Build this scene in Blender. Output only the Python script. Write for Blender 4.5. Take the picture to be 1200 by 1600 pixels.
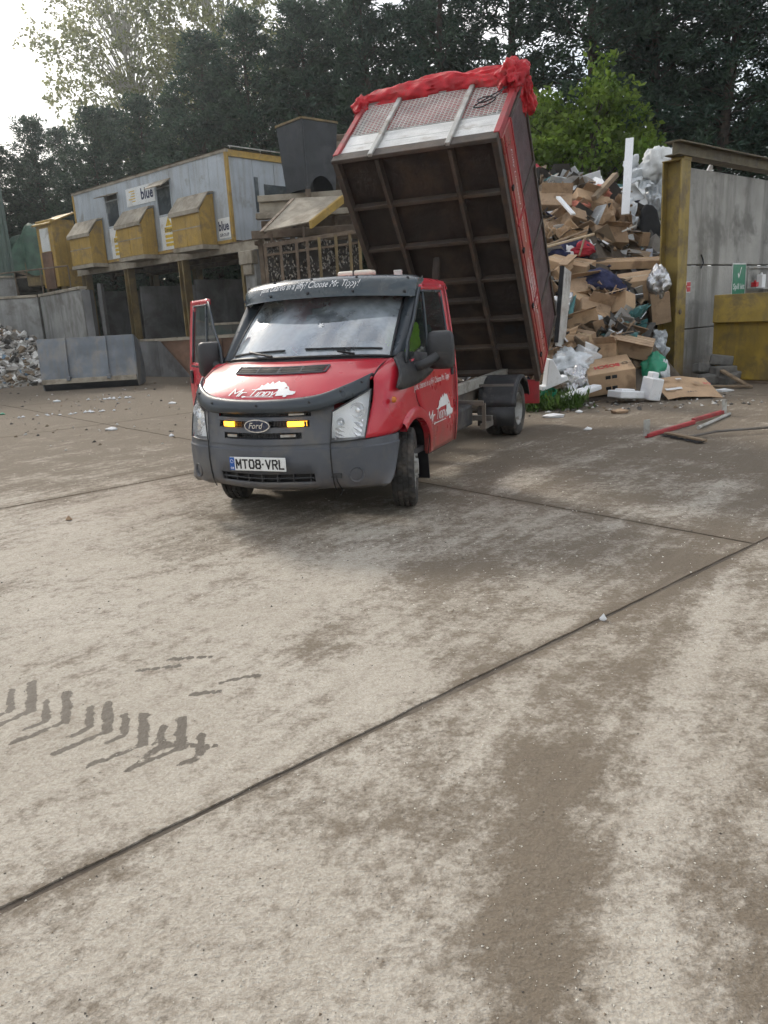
import bpy, bmesh, math, random
import numpy as np
from mathutils import Vector, Matrix, noise as mn
R_ = math.radians
random.seed(7)
for o in list(bpy.data.objects): bpy.data.objects.remove(o)
sc = bpy.context.scene
COL = sc.collection

# ------------------------------------------------------------------ camera
F_PX, PITCH, ROLL, EYE = 1207.16, 0.249605, -0.0568051, 1.64564   # measured on a 1200x1600 frame
_u0 = np.array([0, math.sin(PITCH), math.cos(PITCH)]); CD = np.array([0, math.cos(PITCH), -math.sin(PITCH)])
CR = math.cos(ROLL)*np.array([1., 0, 0]) + math.sin(ROLL)*_u0
CU = -math.sin(ROLL)*np.array([1., 0, 0]) + math.cos(ROLL)*_u0
CC = np.array([0, 0, EYE])
cd = bpy.data.cameras.new('camera'); cam = bpy.data.objects.new('camera', cd); COL.objects.link(cam)
cd.sensor_fit = 'HORIZONTAL'; cd.sensor_width = 36; cd.lens = F_PX/1200*36; cd.clip_start = .05; cd.clip_end = 2000
cam.matrix_world = Matrix(((CR[0], CU[0], -CD[0], 0), (CR[1], CU[1], -CD[1], 0), (CR[2], CU[2], -CD[2], EYE), (0, 0, 0, 1)))
sc.camera = cam

# ------------------------------------------------------------------ sky, sun, exposure
SUN_EL, SUN_AZ = 34, -30          # degrees; azimuth from +Y, negative = left of view
w = bpy.data.worlds.new('World'); sc.world = w; w.use_nodes = True
nt = w.node_tree; nt.nodes.clear()
sky = nt.nodes.new('ShaderNodeTexSky'); sky.sky_type = 'NISHITA'; sky.sun_disc = False
sky.sun_elevation = R_(SUN_EL); sky.sun_rotation = R_(SUN_AZ); sky.air_density = 1.3; sky.dust_density = 1.6; sky.ozone_density = 1.5
tc = nt.nodes.new('ShaderNodeTexCoord'); mp = nt.nodes.new('ShaderNodeMapping'); mp.inputs['Scale'].default_value = (1, 1, 2.2)
cn = nt.nodes.new('ShaderNodeTexNoise'); cn.inputs['Scale'].default_value = 2.6; cn.inputs['Detail'].default_value = 7; cn.inputs['Roughness'].default_value = .55
cr_ = nt.nodes.new('ShaderNodeValToRGB'); cr_.color_ramp.elements[0].position = .33; cr_.color_ramp.elements[1].position = .66
mx = nt.nodes.new('ShaderNodeMix'); mx.data_type = 'RGBA'
cl = nt.nodes.new('ShaderNodeMix'); cl.data_type = 'RGBA'; cl.blend_type = 'MIX'
bgn = nt.nodes.new('ShaderNodeBackground'); wo = nt.nodes.new('ShaderNodeOutputWorld')
nt.links.new(tc.outputs['Generated'], mp.inputs['Vector']); nt.links.new(mp.outputs[0], cn.inputs['Vector'])
nt.links.new(cn.outputs['Fac'], cr_.inputs[0])
nt.links.new(cr_.outputs[0], mx.inputs['Factor']); nt.links.new(sky.outputs[0], mx.inputs['A'])
mx.inputs['B'].default_value = (9.3, 9.1, 8.85, 1)
nt.links.new(mx.outputs['Result'], bgn.inputs['Color']); bgn.inputs['Strength'].default_value = .10
nt.links.new(bgn.outputs[0], wo.inputs[0])
sl = bpy.data.lights.new('sun', 'SUN'); sl.energy = 1.5; sl.angle = R_(11); sl.color = (1, .92, .80)
so = bpy.data.objects.new('sun', sl); COL.objects.link(so)
_sd = Vector((math.sin(R_(SUN_AZ))*math.cos(R_(SUN_EL)), math.cos(R_(SUN_AZ))*math.cos(R_(SUN_EL)), math.sin(R_(SUN_EL))))
so.rotation_euler = _sd.to_track_quat('Z', 'Y').to_euler()
sc.view_settings.view_transform = 'Standard'; sc.view_settings.look = 'None'; sc.view_settings.exposure = 0.70; sc.view_settings.gamma = 1
sc.cycles.use_denoising = True; sc.cycles.use_adaptive_sampling = True; sc.cycles.adaptive_threshold = .04; sc.cycles.adaptive_min_samples = 24; sc.cycles.max_bounces = 5; sc.cycles.volume_bounces = 1; sc.cycles.diffuse_bounces = 2; sc.cycles.transparent_max_bounces = 10; sc.cycles.caustics_reflective = False; sc.cycles.caustics_refractive = False

# ------------------------------------------------------------------ helpers
def ray(px): return CD + CR*(px[0]-600)/F_PX - CU*(px[1]-800)/F_PX
def gnd(px, z=0.):
    r = ray(px); return CC + r*((z-CC[2])/r[2])
def at(px, Y):
    r = ray(px); return CC + r*(Y/r[1])
def tag(o, label=None, cat=None, group=None, kind=None):
    if label: o['label'] = label
    if cat: o['category'] = cat
    if group: o['group'] = group
    if kind: o['kind'] = kind
    return o
def empty(name, loc=(0, 0, 0), rz=0., label=None, cat=None, group=None):
    o = bpy.data.objects.new(name, None); COL.objects.link(o); o.location = loc; o.rotation_euler = (0, 0, rz); o.empty_display_size = .1
    return tag(o, label, cat, group)
def rotm(rx=0, ry=0, rz=0):
    from mathutils import Euler
    return np.array(Euler((rx, ry, rz)).to_matrix())
def lerp(a, b, t): return np.asarray(a, float)*(1-t) + np.asarray(b, float)*t
class MB:
    def __init__(s): s.v = []; s.f = []; s.m = []
    def add(s, V, F, m=0):
        b = len(s.v); s.v += [tuple(float(c) for c in p) for p in V]; s.f += [tuple(i+b for i in f) for f in F]; s.m += [m]*len(F); return s
    def box(s, c, d, R=None, m=0):
        d = np.asarray(d, float)/2; V = np.array([[x, y, z] for z in (-1, 1) for y in (-1, 1) for x in (-1, 1)])*d
        if R is not None: V = V@np.asarray(R).T
        return s.add(V+np.asarray(c, float), [(0, 2, 3, 1), (4, 5, 7, 6), (0, 1, 5, 4), (2, 6, 7, 3), (0, 4, 6, 2), (1, 3, 7, 5)], m)
    def b2(s, a, b, m=0):
        a = np.asarray(a, float); b = np.asarray(b, float); return s.box((a+b)/2, abs(b-a), None, m)
    def hexa(s, bot, top, m=0):
        return s.add(list(bot)+list(top), [(3, 2, 1, 0), (4, 5, 6, 7), (0, 1, 5, 4), (1, 2, 6, 5), (2, 3, 7, 6), (3, 0, 4, 7)], m)
    def bar(s, a, b, w_, h_, up=(0, 0, 1), m=0):
        a = Vector(a); b = Vector(b); d = (b-a); L = d.length; d.normalize(); u = Vector(up); r = d.cross(u)
        if r.length < 1e-4: r = d.cross(Vector((1, 0, 0)))
        r.normalize(); u = r.cross(d)
        V = []
        for p in (a, b):
            for sx, sz in ((-1, -1), (1, -1), (1, 1), (-1, 1)): V.append(p + r*(sx*w_/2) + u*(sz*h_/2))
        return s.add(V, [(0, 1, 2, 3), (7, 6, 5, 4), (0, 4, 5, 1), (1, 5, 6, 2), (2, 6, 7, 3), (3, 7, 4, 0)], m)
    def cyl(s, a, b, ra, rb=None, n=12, cap=True, m=0):
        rb = ra if rb is None else rb
        a = Vector(a); b = Vector(b); d = (b-a).normalized(); t = d.orthogonal().normalized(); q = d.cross(t)
        V = []
        for p, r in ((a, ra), (b, rb)):
            for i in range(n):
                an = 2*math.pi*i/n; V.append(p + t*(r*math.cos(an)) + q*(r*math.sin(an)))
        F = [(i, (i+1) % n, n+(i+1) % n, n+i) for i in range(n)]
        if cap: F += [tuple(range(n-1, -1, -1)), tuple(range(n, 2*n))]
        return s.add(V, F, m)
    def tube(s, pts, r, n=6, m=0, cap=True):
        pts = [Vector(p) for p in pts]; rr = r if hasattr(r, '__len__') else [r]*len(pts)
        V = []; t = None
        for i, p in enumerate(pts):
            d = (pts[min(i+1, len(pts)-1)]-pts[max(i-1, 0)]).normalized()
            if t is None: t = d.orthogonal().normalized()
            t = (t-d*t.dot(d)).normalized(); q = d.cross(t)
            for k in range(n):
                an = 2*math.pi*k/n; V.append(p+t*(rr[i]*math.cos(an))+q*(rr[i]*math.sin(an)))
        F = [(i*n+k, i*n+(k+1) % n, (i+1)*n+(k+1) % n, (i+1)*n+k) for i in range(len(pts)-1) for k in range(n)]
        if cap: F += [tuple(range(n-1, -1, -1)), tuple(range((len(pts)-1)*n, len(pts)*n))]
        return s.add(V, F, m)
    def grid(s, P, skip=None, flip=False, m=0):
        P = np.asarray(P, float); a, b = P.shape[:2]
        F = []
        for i in range(a-1):
            for j in range(b-1):
                if skip and skip(i, j): continue
                q = (i*b+j, i*b+j+1, (i+1)*b+j+1, (i+1)*b+j); F.append(q[::-1] if flip else q)
        return s.add(P.reshape(-1, 3), F, m)
    def lathe(s, prof, c, axis, n=24, m=0, rad_fn=None):
        """prof: list of (radius, along)"""
        ax = Vector(axis).normalized(); t = ax.orthogonal().normalized(); q = ax.cross(t); c = Vector(c); V = []
        for i, (r, h) in enumerate(prof):
            for k in range(n):
                an = 2*math.pi*k/n; r2 = rad_fn(i, k, r) if rad_fn else r
                V.append(c+ax*h+t*(r2*math.cos(an))+q*(r2*math.sin(an)))
        F = [(i*n+k, i*n+(k+1) % n, (i+1)*n+(k+1) % n, (i+1)*n+k) for i in range(len(prof)-1) for k in range(n)]
        return s.add(V, F, m)
    def prism(s, poly, f0, f1, m=0):
        """2D outline mapped by f0 and f1 to two caps"""
        n = len(poly); V = [f0(*p) for p in poly]+[f1(*p) for p in poly]
        return s.add(V, [tuple(range(n-1, -1, -1)), tuple(range(n, 2*n))]+[(i, (i+1) % n, n+(i+1) % n, n+i) for i in range(n)], m)
    def mesh(s, name, mats, smooth=False, ang=40):
        me = bpy.data.meshes.new(name); me.from_pydata(s.v, [], s.f)
        for mt in (mats if isinstance(mats, (list, tuple)) else [mats]): me.materials.append(mt)
        if max(s.m or [0]) > 0: me.polygons.foreach_set('material_index', s.m)
        if smooth:
            me.polygons.foreach_set('use_smooth', [True]*len(me.polygons))
            me.set_sharp_from_angle(angle=R_(ang))
        me.update(); return me
    def build(s, name, mats, parent=None, smooth=False, bevel=0, solid=0, seg=1, ang=40, recalc=False, loc=None, rot=None, out=None, stuff=False):
        if out is not None:
            V = np.array(s.v); tot = np.zeros(3)
            for f in s.f:
                q = V[list(f)]; tot += np.cross(q[1]-q[0], q[-1]-q[0])+(np.cross(q[2]-q[1], q[0]-q[1]) if len(f) == 3 else np.cross(q[3]-q[2], q[1]-q[2]))
            if tot@np.asarray(out, float) < 0: s.f = [f[::-1] for f in s.f]
        me = s.mesh(name, mats, smooth, ang)
        if recalc:
            bm = bmesh.new(); bm.from_mesh(me); bmesh.ops.recalc_face_normals(bm, faces=bm.faces); bm.to_mesh(me); bm.free()
        o = bpy.data.objects.new(name, me); COL.objects.link(o)
        if parent: o.parent = parent
        if stuff: o['kind'] = 'stuff'
        if loc is not None: o.location = loc
        if rot is not None: o.rotation_euler = rot
        if solid:
            md = o.modifiers.new('thickness', 'SOLIDIFY'); md.thickness = solid; md.offset = -1
        if bevel:
            md = o.modifiers.new('bevel', 'BEVEL'); md.width = bevel; md.segments = seg; md.limit_method = 'ANGLE'; md.angle_limit = R_(35)
        return o
def child_copy(src, parent, name=None, loc=None, rot=None):
    o = src.copy(); COL.objects.link(o); o.parent = parent
    if loc is not None: o.location = loc
    if rot is not None: o.rotation_euler = rot
    return o
def tree_copy(o, parent=None):
    c = o.copy(); COL.objects.link(c); c.parent = parent
    for ch in [x for x in o.children]: tree_copy(ch, c)
    return c
def crsub(P, n):
    """Catmull-Rom subdivision along axis 0, n pieces per span"""
    P = np.asarray(P, float); m = len(P)
    E = np.concatenate([[2*P[0]-P[1]], P, [2*P[-1]-P[-2]]])
    out = []
    for i in range(m-1):
        p0, p1, p2, p3 = E[i:i+4]
        for k in range(n):
            t = k/n; out.append(.5*((2*p1)+(-p0+p2)*t+(2*p0-5*p1+4*p2-p3)*t*t+(-p0+3*p1-3*p2+p3)*t**3))
    out.append(P[-1]); return np.array(out)
def patch(P, nu=4, nv=4):
    P = crsub(P, nu); return np.swapaxes(crsub(np.swapaxes(P, 0, 1), nv), 0, 1)
def psamp(G, u, v):
    """bilinear sample of a grid at u,v in 0..1"""
    a, b = G.shape[0]-1, G.shape[1]-1; x, y = min(max(u, 0), 1)*a, min(max(v, 0), 1)*b; i, j = min(int(x), a-1), min(int(y), b-1); fx, fy = x-i, y-j
    return (G[i, j]*(1-fx)*(1-fy)+G[i+1, j]*fx*(1-fy)+G[i, j+1]*(1-fx)*fy+G[i+1, j+1]*fx*fy)
def mirx(P): P = np.array(P, float); P[..., 0] *= -1; return P
def ffn(p, sc_=1., oct_=4): return mn.fractal(Vector(p)*sc_, 1., 2., oct_)

_txt = {}
def text2d(s, size=1., shear=0., bold=0., extrude=0.):
    key = (s, size, shear, bold)
    if key in _txt: return _txt[key]
    c = bpy.data.curves.new('t', 'FONT'); c.body = s; c.size = size; c.shear = shear; c.offset = bold; c.resolution_u = 2; c.fill_mode = 'FRONT'
    o = bpy.data.objects.new('t', c); COL.objects.link(o); dg = bpy.context.evaluated_depsgraph_get()
    me = bpy.data.meshes.new_from_object(o.evaluated_get(dg))
    V = np.array([v.co[:] for v in me.vertices]).reshape(-1, 3)[:, :2]; F = [tuple(p.vertices) for p in me.polygons]
    bpy.data.objects.remove(o); bpy.data.curves.remove(c); bpy.data.meshes.remove(me)
    _txt[key] = (V, F); return V, F
def add_text(mb, s, fn, width=None, size=1., shear=0., bold=0., anchor='l', height=None, m=0):
    V, F = text2d(s, 1., shear, bold)
    lo, hi = V.min(0), V.max(0); W_ = hi[0]-lo[0]
    k = (width/W_) if width else size; ky = k if height is None else height/(hi[1]-lo[1])
    off = lo[0] if anchor == 'l' else (lo[0]+hi[0])/2
    mb.add([fn((x-off)*k, (y-(lo[1] if height is not None else 0))*ky) for x, y in V], F, m); return W_*k

# ------------------------------------------------------------------ materials
def _n(nt, t, **kw):
    n = nt.nodes.new(t)
    for k, v in kw.items():
        if k in n.inputs: n.inputs[k].default_value = v
        else: setattr(n, k, v)
    return n
def ramp(nt, src, a, b):
    n = nt.nodes.new('ShaderNodeMapRange'); n.interpolation_type = 'SMOOTHSTEP'
    n.inputs['From Min'].default_value = a; n.inputs['From Max'].default_value = b; nt.links.new(src, n.inputs['Value']); return n.outputs['Result']
def mixc(nt, fac, a, b, mode='MIX'):
    n = nt.nodes.new('ShaderNodeMix'); n.data_type = 'RGBA'; n.blend_type = mode
    for s, v in (('Factor', fac), ('A', a), ('B', b)):
        i = n.inputs[s]
        if hasattr(v, 'is_linked'): nt.links.new(v, i)
        else: i.default_value = v if s == 'Factor' else (*v[:3], 1)
    return n.outputs['Result']
def noise(nt, vec, scale, detail=5, rough=.55, dist=0.):
    n = _n(nt, 'ShaderNodeTexNoise', Scale=scale, Detail=detail, Roughness=rough, Distortion=dist); nt.links.new(vec, n.inputs['Vector']); return n.outputs['Fac']
def coords(nt, scale=None, rot=None, kind='Object', tex=False):
    t = nt.nodes.new('ShaderNodeTexCoord'); v = t.outputs[kind]
    if scale or rot:
        m = nt.nodes.new('ShaderNodeMapping'); nt.links.new(v, m.inputs['Vector'])
        if tex: m.vector_type = 'TEXTURE'
        if scale: m.inputs['Scale'].default_value = scale
        if rot: m.inputs['Rotation'].default_value = rot
        v = m.outputs[0]
    return v
def mat(name, col, rough=.6, metal=0., var=.18, vs=3., dirt=None, da=.45, ds=1.6, streak=0., scol=None, sscale=(7, 7, .5), bump=.15, bs=60., spec=.5, coat=0., rv=.12, mudz=None):
    m = bpy.data.materials.new(name); m.use_nodes = True; nt = m.node_tree; p = nt.nodes['Principled BSDF']
    v = coords(nt); n1 = noise(nt, v, vs, 5)
    c = mixc(nt, ramp(nt, n1, .3, .7), [x*(1-var) for x in col], [min(1, x*(1+var)) for x in col])
    rsrc = n1
    if streak:
        n2 = noise(nt, coords(nt, sscale), 1.5, 5, .6); c = mixc(nt, _mul(nt, ramp(nt, n2, .45, .68), streak), c, scol or [x*.35 for x in col])
    if dirt:
        n3 = noise(nt, v, ds, 6, .68, .3); fac = ramp(nt, n3, .62-da*.4, .72-da*.15); c = mixc(nt, _mul(nt, fac, .85), c, dirt)
    if mudz:
        sx_ = nt.nodes.new('ShaderNodeSeparateXYZ'); nt.links.new(v, sx_.inputs[0]); zr = ramp(nt, sx_.outputs['Z'], mudz[0], mudz[1])
        ad = nt.nodes.new('ShaderNodeMath'); ad.operation = 'ADD'; nt.links.new(zr, ad.inputs[0]); nt.links.new(noise(nt, v, 7., 5, .7), ad.inputs[1])
        c = mixc(nt, _mul(nt, ramp(nt, ad.outputs[0], 1.05, 1.6), mudz[2]), c, (.23, .17, .12))
    nt.links.new(c, p.inputs['Base Color']); p.inputs['Metallic'].default_value = metal; p.inputs['Specular IOR Level'].default_value = spec
    r = nt.nodes.new('ShaderNodeMapRange'); r.inputs['From Min'].default_value = .3; r.inputs['From Max'].default_value = .7; r.inputs['To Min'].default_value = max(.02, rough-rv); r.inputs['To Max'].default_value = min(1, rough+rv)
    nt.links.new(noise(nt, v, vs*2.3, 3), r.inputs['Value']); nt.links.new(r.outputs[0], p.inputs['Roughness'])
    if coat: p.inputs['Coat Weight'].default_value = coat; p.inputs['Coat Roughness'].default_value = .06
    if bump:
        b = nt.nodes.new('ShaderNodeBump'); b.inputs['Strength'].default_value = bump; b.inputs['Distance'].default_value = .02
        nt.links.new(noise(nt, v, bs, 2), b.inputs['Height']); nt.links.new(b.outputs[0], p.inputs['Normal'])
    return m
def _mul(nt, a, k):
    n = nt.nodes.new('ShaderNodeMath'); n.operation = 'MULTIPLY'; nt.links.new(a, n.inputs[0]); n.inputs[1].default_value = k; return n.outputs[0]
def glassm(name, tint=(.55, .62, .62), refl=1.0, dust=.12, dust_sheen_col=(.5, .52, .52)):
    m = bpy.data.materials.new(name); m.use_nodes = True; nt = m.node_tree; nt.nodes.remove(nt.nodes['Principled BSDF']); out = nt.nodes['Material Output']
    tr = _n(nt, 'ShaderNodeBsdfTransparent', Color=(*tint, 1)); gl = _n(nt, 'ShaderNodeBsdfGlossy', Roughness=.03); gl.inputs['Color'].default_value = (.95, .97, 1, 1)
    lw_ = _n(nt, 'ShaderNodeLayerWeight', Blend=.5); pw = nt.nodes.new('ShaderNodeMath'); pw.operation = 'POWER'; nt.links.new(lw_.outputs['Facing'], pw.inputs[0]); pw.inputs[1].default_value = 3.5
    mul = nt.nodes.new('ShaderNodeMath'); mul.operation = 'MULTIPLY_ADD'; mul.use_clamp = True; nt.links.new(pw.outputs[0], mul.inputs[0]); mul.inputs[1].default_value = .8; mul.inputs[2].default_value = refl
    a = nt.nodes.new('ShaderNodeMixShader'); nt.links.new(mul.outputs[0], a.inputs[0]); nt.links.new(tr.outputs[0], a.inputs[1]); nt.links.new(gl.outputs[0], a.inputs[2])
    df = _n(nt, 'ShaderNodeBsdfDiffuse', Color=(*dust_sheen_col, 1)); b = nt.nodes.new('ShaderNodeMixShader')
    nt.links.new(_mul(nt, ramp(nt, noise(nt, coords(nt), 3, 7), .2, .8), dust*2), b.inputs[0]); nt.links.new(a.outputs[0], b.inputs[1]); nt.links.new(df.outputs[0], b.inputs[2]); nt.links.new(b.outputs[0], out.inputs[0])
    return m
def emit(name, col, st):
    m = bpy.data.materials.new(name); m.use_nodes = True; p = m.node_tree.nodes['Principled BSDF']; p.inputs['Base Color'].default_value = (*col, 1); p.inputs['Emission Color'].default_value = (*col, 1); p.inputs['Emission Strength'].default_value = st; p.inputs['Roughness'].default_value = .2; return m
MUD = (.12, .095, .07)
m_red = mat('red_paint', (.52, .014, .032), .32, var=.10, vs=1.2, dirt=(.34, .06, .06), da=.12, ds=2.5, coat=.5, bump=.03, bs=25, rv=.08, mudz=(1.25, .30, .55))
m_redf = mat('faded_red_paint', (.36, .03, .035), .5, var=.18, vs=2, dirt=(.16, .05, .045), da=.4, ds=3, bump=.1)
m_black = mat('black_plastic', (.028, .029, .032), .5, var=.2, dirt=(.10, .09, .08), da=.25, ds=3)
m_grey = mat('grey_bumper_plastic', (.082, .089, .104), .48, var=.12, dirt=(.125, .12, .115), da=.32, ds=2.6, bump=.12, bs=200, mudz=(.80, .20, .35))
m_visor = mat('visor_plastic', (.045, .06, .07), .26, var=.12, dirt=(.12, .12, .115), da=.2, coat=.2, bump=.03)
m_pillar = mat('pillar_plastic', (.035, .045, .055), .35, var=.12, bump=.04)
m_rubber = mat('tyre_rubber', (.028, .027, .026), .8, var=.3, vs=8, dirt=(.10, .085, .07), da=.45, ds=5, bump=.2)
m_steelw = mat('painted_wheel_steel', (.42, .42, .40), .5, metal=.3, var=.2, dirt=(.16, .13, .10), da=.4, ds=5)
m_chrome = mat('chrome', (.75, .76, .78), .12, metal=1., var=.05, bump=.0)
m_refl = mat('lamp_reflector', (.90, .91, .93), .2, metal=.7, var=.08, bump=.0)
m_lampb = mat('lamp_bezel', (.90, .91, .91), .35, metal=.0, var=.08, bump=.0)
m_clear = glassm('clear_lamp_cover', (.95, .96, .97), .06, .03)
m_screen = glassm('windscreen_glass', (.50, .58, .60), .28, .36, (.55, .62, .68))  # pale blue diffuse layer: some dust, plus sky reflection put into the colour
m_win = glassm('tinted_side_glass', (.45, .50, .50), .05, .04)
m_white = mat('white_vinyl', (.80, .80, .80), .45, var=.04, bump=0)
m_plate = mat('plate_white', (.74, .75, .74), .35, var=.05, dirt=(.45, .42, .37), da=.1, bump=0)
m_ink = mat('black_print', (.012, .012, .014), .5, var=.1, bump=0)
m_blue = mat('blue_print', (.015, .10, .38), .4, var=.1, bump=0)
m_navy = mat('navy_print', (.02, .025, .07), .5, var=.1, bump=0)
m_amber = emit('amber_lamp_lit', (1., .42, .02), 5.)
m_amberoff = mat('amber_lens', (.55, .17, .02), .25, var=.1, bump=0)
m_dash = mat('dashboard_plastic', (.05, .05, .052), .6, var=.15)
m_seat = mat('seat_fabric', (.06, .062, .07), .9, var=.3, vs=12)
m_hivis = mat('hi_vis_fabric', (.42, .80, .02), .8, var=.15, vs=5, bump=.4, bs=15)
m_frame = mat('chassis_steel', (.11, .10, .09), .7, var=.3, dirt=(.16, .13, .10), da=.5, ds=2.5)
m_under = mat('rusty_underside', (.020, .015, .013), .7, var=.5, vs=1.5, dirt=(.058, .038, .026), da=.40, ds=1.1, streak=.5, scol=(.012, .010, .009), sscale=(2, .8, 2), bump=.35, bs=18)
m_member = mat('dirty_steel_member', (.060, .049, .042), .7, var=.35, vs=2.2, dirt=(.06, .045, .035), da=.5, ds=2.2, streak=.4, scol=(.15, .09, .05), sscale=(1.2, 4, 4))
m_alu = mat('weathered_aluminium', (.66, .66, .64), .45, metal=.25, var=.15, dirt=(.36, .32, .27), da=.3, ds=2.2, streak=.3, sscale=(1, 1, 9))
m_galv = mat('galvanised_steel', (.42, .42, .40), .5, metal=.4, var=.25, dirt=(.25, .21, .17), da=.35, ds=4)
m_wire = mat('wire_mesh', (.80, .79, .76), .45, metal=.3, var=.15)
m_tarp = mat('red_tarpaulin', (.50, .018, .028), .62, spec=.3, var=.38, vs=4, dirt=(.33, .06, .055), da=.38, ds=4, bump=.4, bs=18)
m_net = mat('dark_cage_sheet', (.075, .034, .038), .42, var=.3, vs=2, dirt=(.085, .055, .053), da=.3)
# ------------------------------------------------------------------ tipper truck (local: x = photo right, y = rearward, z = up; origin on the ground under the front axle)
TX, TY, TYAW = -.5957, 6.996, .410823
truck = empty('tipper_truck', (TX, TY, 0), -TYAW, 'red tipper truck with dark grey bumper and its load body tipped up high', 'truck')
SZ = [.25, .4, .6, .75, 1.05, 1.25, 1.6, 1.9, 1.97]; SX = [.925, .955, .98, .985, .985, .968, .92, .872, .83]
def xs(z): return float(np.interp(z, SZ, SX))
def sp(y, z, off=0.): return (xs(z)+off, y, z)
def both(fn, *a, **k):
    """part on the photo-right side and its mirror image"""
    for s in (1, -1): fn(s, *a, **k)
def S(P, s): return P if s > 0 else mirx(P)
cabmat = m_red
# hood
hx = [-.815, -.7, -.45, 0, .45, .7, .815]
def hrow(c, a, b, e):   # centre, .45, .7, edge -> (y,z)
    L = [e, b, a, c, a, b, e]; return [(x, y, z) for x, (y, z) in zip(hx, L)]
HN = np.array([hrow((-.895, .985), (-.84, 1.01), (-.66, 1.105), (-.455, 1.172)),
      hrow((-.80, 1.075), (-.74, 1.095), (-.57, 1.145), (-.40, 1.195)),
      hrow((-.62, 1.19), (-.57, 1.20), (-.42, 1.22), (-.28, 1.245)),
      hrow((-.38, 1.305), (-.33, 1.31), (-.17, 1.298), (-.07, 1.29))])
HG = patch(HN, 6, 5)
b = MB(); b.grid(HG, flip=True); hood = b.build('hood', m_red, truck, smooth=True, solid=.02, out=(0, -.3, 1))
def on_hood(x, v, off=.004):
    """x metres across, v 0..1 front to back"""
    # find u for x on row v
    cols = np.array([psamp(HG, v, k/30) for k in range(31)]); u = np.interp(x, cols[:, 0], np.arange(31)/30)
    p = psamp(HG, v, u); d1 = psamp(HG, min(1, v+.02), u)-psamp(HG, max(0, v-.02), u); d2 = psamp(HG, v, min(1, u+.02))-psamp(HG, v, max(0, u-.02))
    n = np.cross(d2, d1); n /= np.linalg.norm(n); n *= (1 if n[2] > 0 else -1); return p+n*off
# hood air vent with its bars
vb = MB(); vf = MB()
for k in range(4):
    x0, x1 = -.40+k*.205, -.40+k*.205+.19
    P = np.array([[on_hood(x, v, .004) for x in np.linspace(x0, x1, 5)] for v in (.76, .85)]); vb.grid(P, flip=True)
    for j in range(12):
        x = x0+.008+j*(x1-x0-.016)/11; vf.bar(on_hood(x, .76, .008), on_hood(x+.012, .85, .008), .004, .006)
    vf.bar(on_hood(x0, .805, .009), on_hood(x1, .805, .009), .004, .006)
vb.build('hood_vent', m_ink, hood, stuff=True); vf.build('vent_grille', m_black, hood, stuff=True)
fr = MB()
for a_, b_ in (((-.415, .74), (.43, .74)), ((-.415, .87), (.43, .87)), ((-.415, .74), (-.415, .87)), ((.43, .74), (.43, .87)), ((-.20, .74), (-.20, .87)), ((.005, .74), (.005, .87)), ((.21, .74), (.21, .87))):
    q = [on_hood(a_[0]+(b_[0]-a_[0])*t, a_[1]+(b_[1]-a_[1])*t, .006) for t in np.linspace(0, 1, 7)]; fr.tube(q, .009, 6)
fr.build('vent_frame', m_grey, hood, smooth=True, stuff=True)
# bug shield along the hood's front edge
low = crsub(HN[0], 5); up_ = np.array([psamp(HG, .16, k/30) for k in range(31)])
b = MB(); kx_ = (np.abs(low[:, 0:1])/.815)**2; ex_ = kx_*np.array([[.0, -.055, -.055]])
sh = np.array([low+np.array([0, -.022, -.045])+ex_, low+np.array([0, -.034, .0])+ex_*.45, lerp(low, up_, .5)+np.array([0, -.022, .026]), up_+np.array([0, -.006, .016]), up_+np.array([0, .0, .004])])
b.grid(crsub(sh, 3), flip=True); shield = b.build('bug_shield', m_pillar, truck, smooth=True, solid=.006, out=(0, -1, 1))
b = MB()
for k in (2, 6, 10, 15, 20, 24, 28): p = lerp(sh[1], sh[2], .3)[k]; b.cyl(p+np.array([0, .01, 0]), p+np.array([0, -.012, .004]), .009, n=8)
b.build('screw', m_ink, shield, stuff=True)
# cowl, wipers
b = MB(); WB0 = np.array([(-.80, -.01, 1.302), (-.68, -.12, 1.318), (-.4, -.27, 1.332), (0, -.325, 1.335), (.4, -.27, 1.332), (.68, -.12, 1.318), (.80, -.01, 1.302)])
WT0 = np.array([(-.735, .58, 1.84), (-.62, .50, 1.85), (-.36, .415, 1.855), (0, .385, 1.855), (.36, .415, 1.855), (.62, .50, 1.85), (.735, .58, 1.84)])
hb = HN[3]+np.array([0, .004, -.004]); b.grid(patch([hb, lerp(hb, WB0, .6)+np.array([0, 0, -.012]), WB0+np.array([0, .01, -.002])], 2, 4), flip=True); b.build('cowl', m_black, truck, smooth=True, solid=.01, out=(0, 0, 1))
mid = lerp(WB0, WT0, .5)+np.array([0, -.012, .012]); WG = patch([WB0, mid, WT0], 5, 5)
b = MB(); b.grid(WG, flip=True); screen = b.build('windscreen', m_screen, truck, smooth=True, out=(0, -1, 1))
b = MB()
for e_ in (WG[:, 0], WG[:, -1], WG[0]): b.tube(e_+np.array([0, -.004, .003]), .011, 6)
b.build('screen_seal', m_black, screen, smooth=True)
def on_screen(u, v, off): 
    p = psamp(WG, v, u); return p+np.array([0, -.55, .83])*off
for a0, a1, b1 in ((.30, .13, .47), (.62, .55, .90)):
    b = MB(); b.tube([on_screen(a0+.13, -.0, .02), on_screen(a0+.06, .03, .03), on_screen((a1+b1)/2, .075, .02)], .011, 6)
    b.tube([on_screen(a1+(b1-a1)*t, .045+.045*t if a1 < .3 else .10-.01*t, .012) for t in np.linspace(0, 1, 8)], .009, 5)
    b.build('wiper', m_ink, truck, smooth=True)
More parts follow.
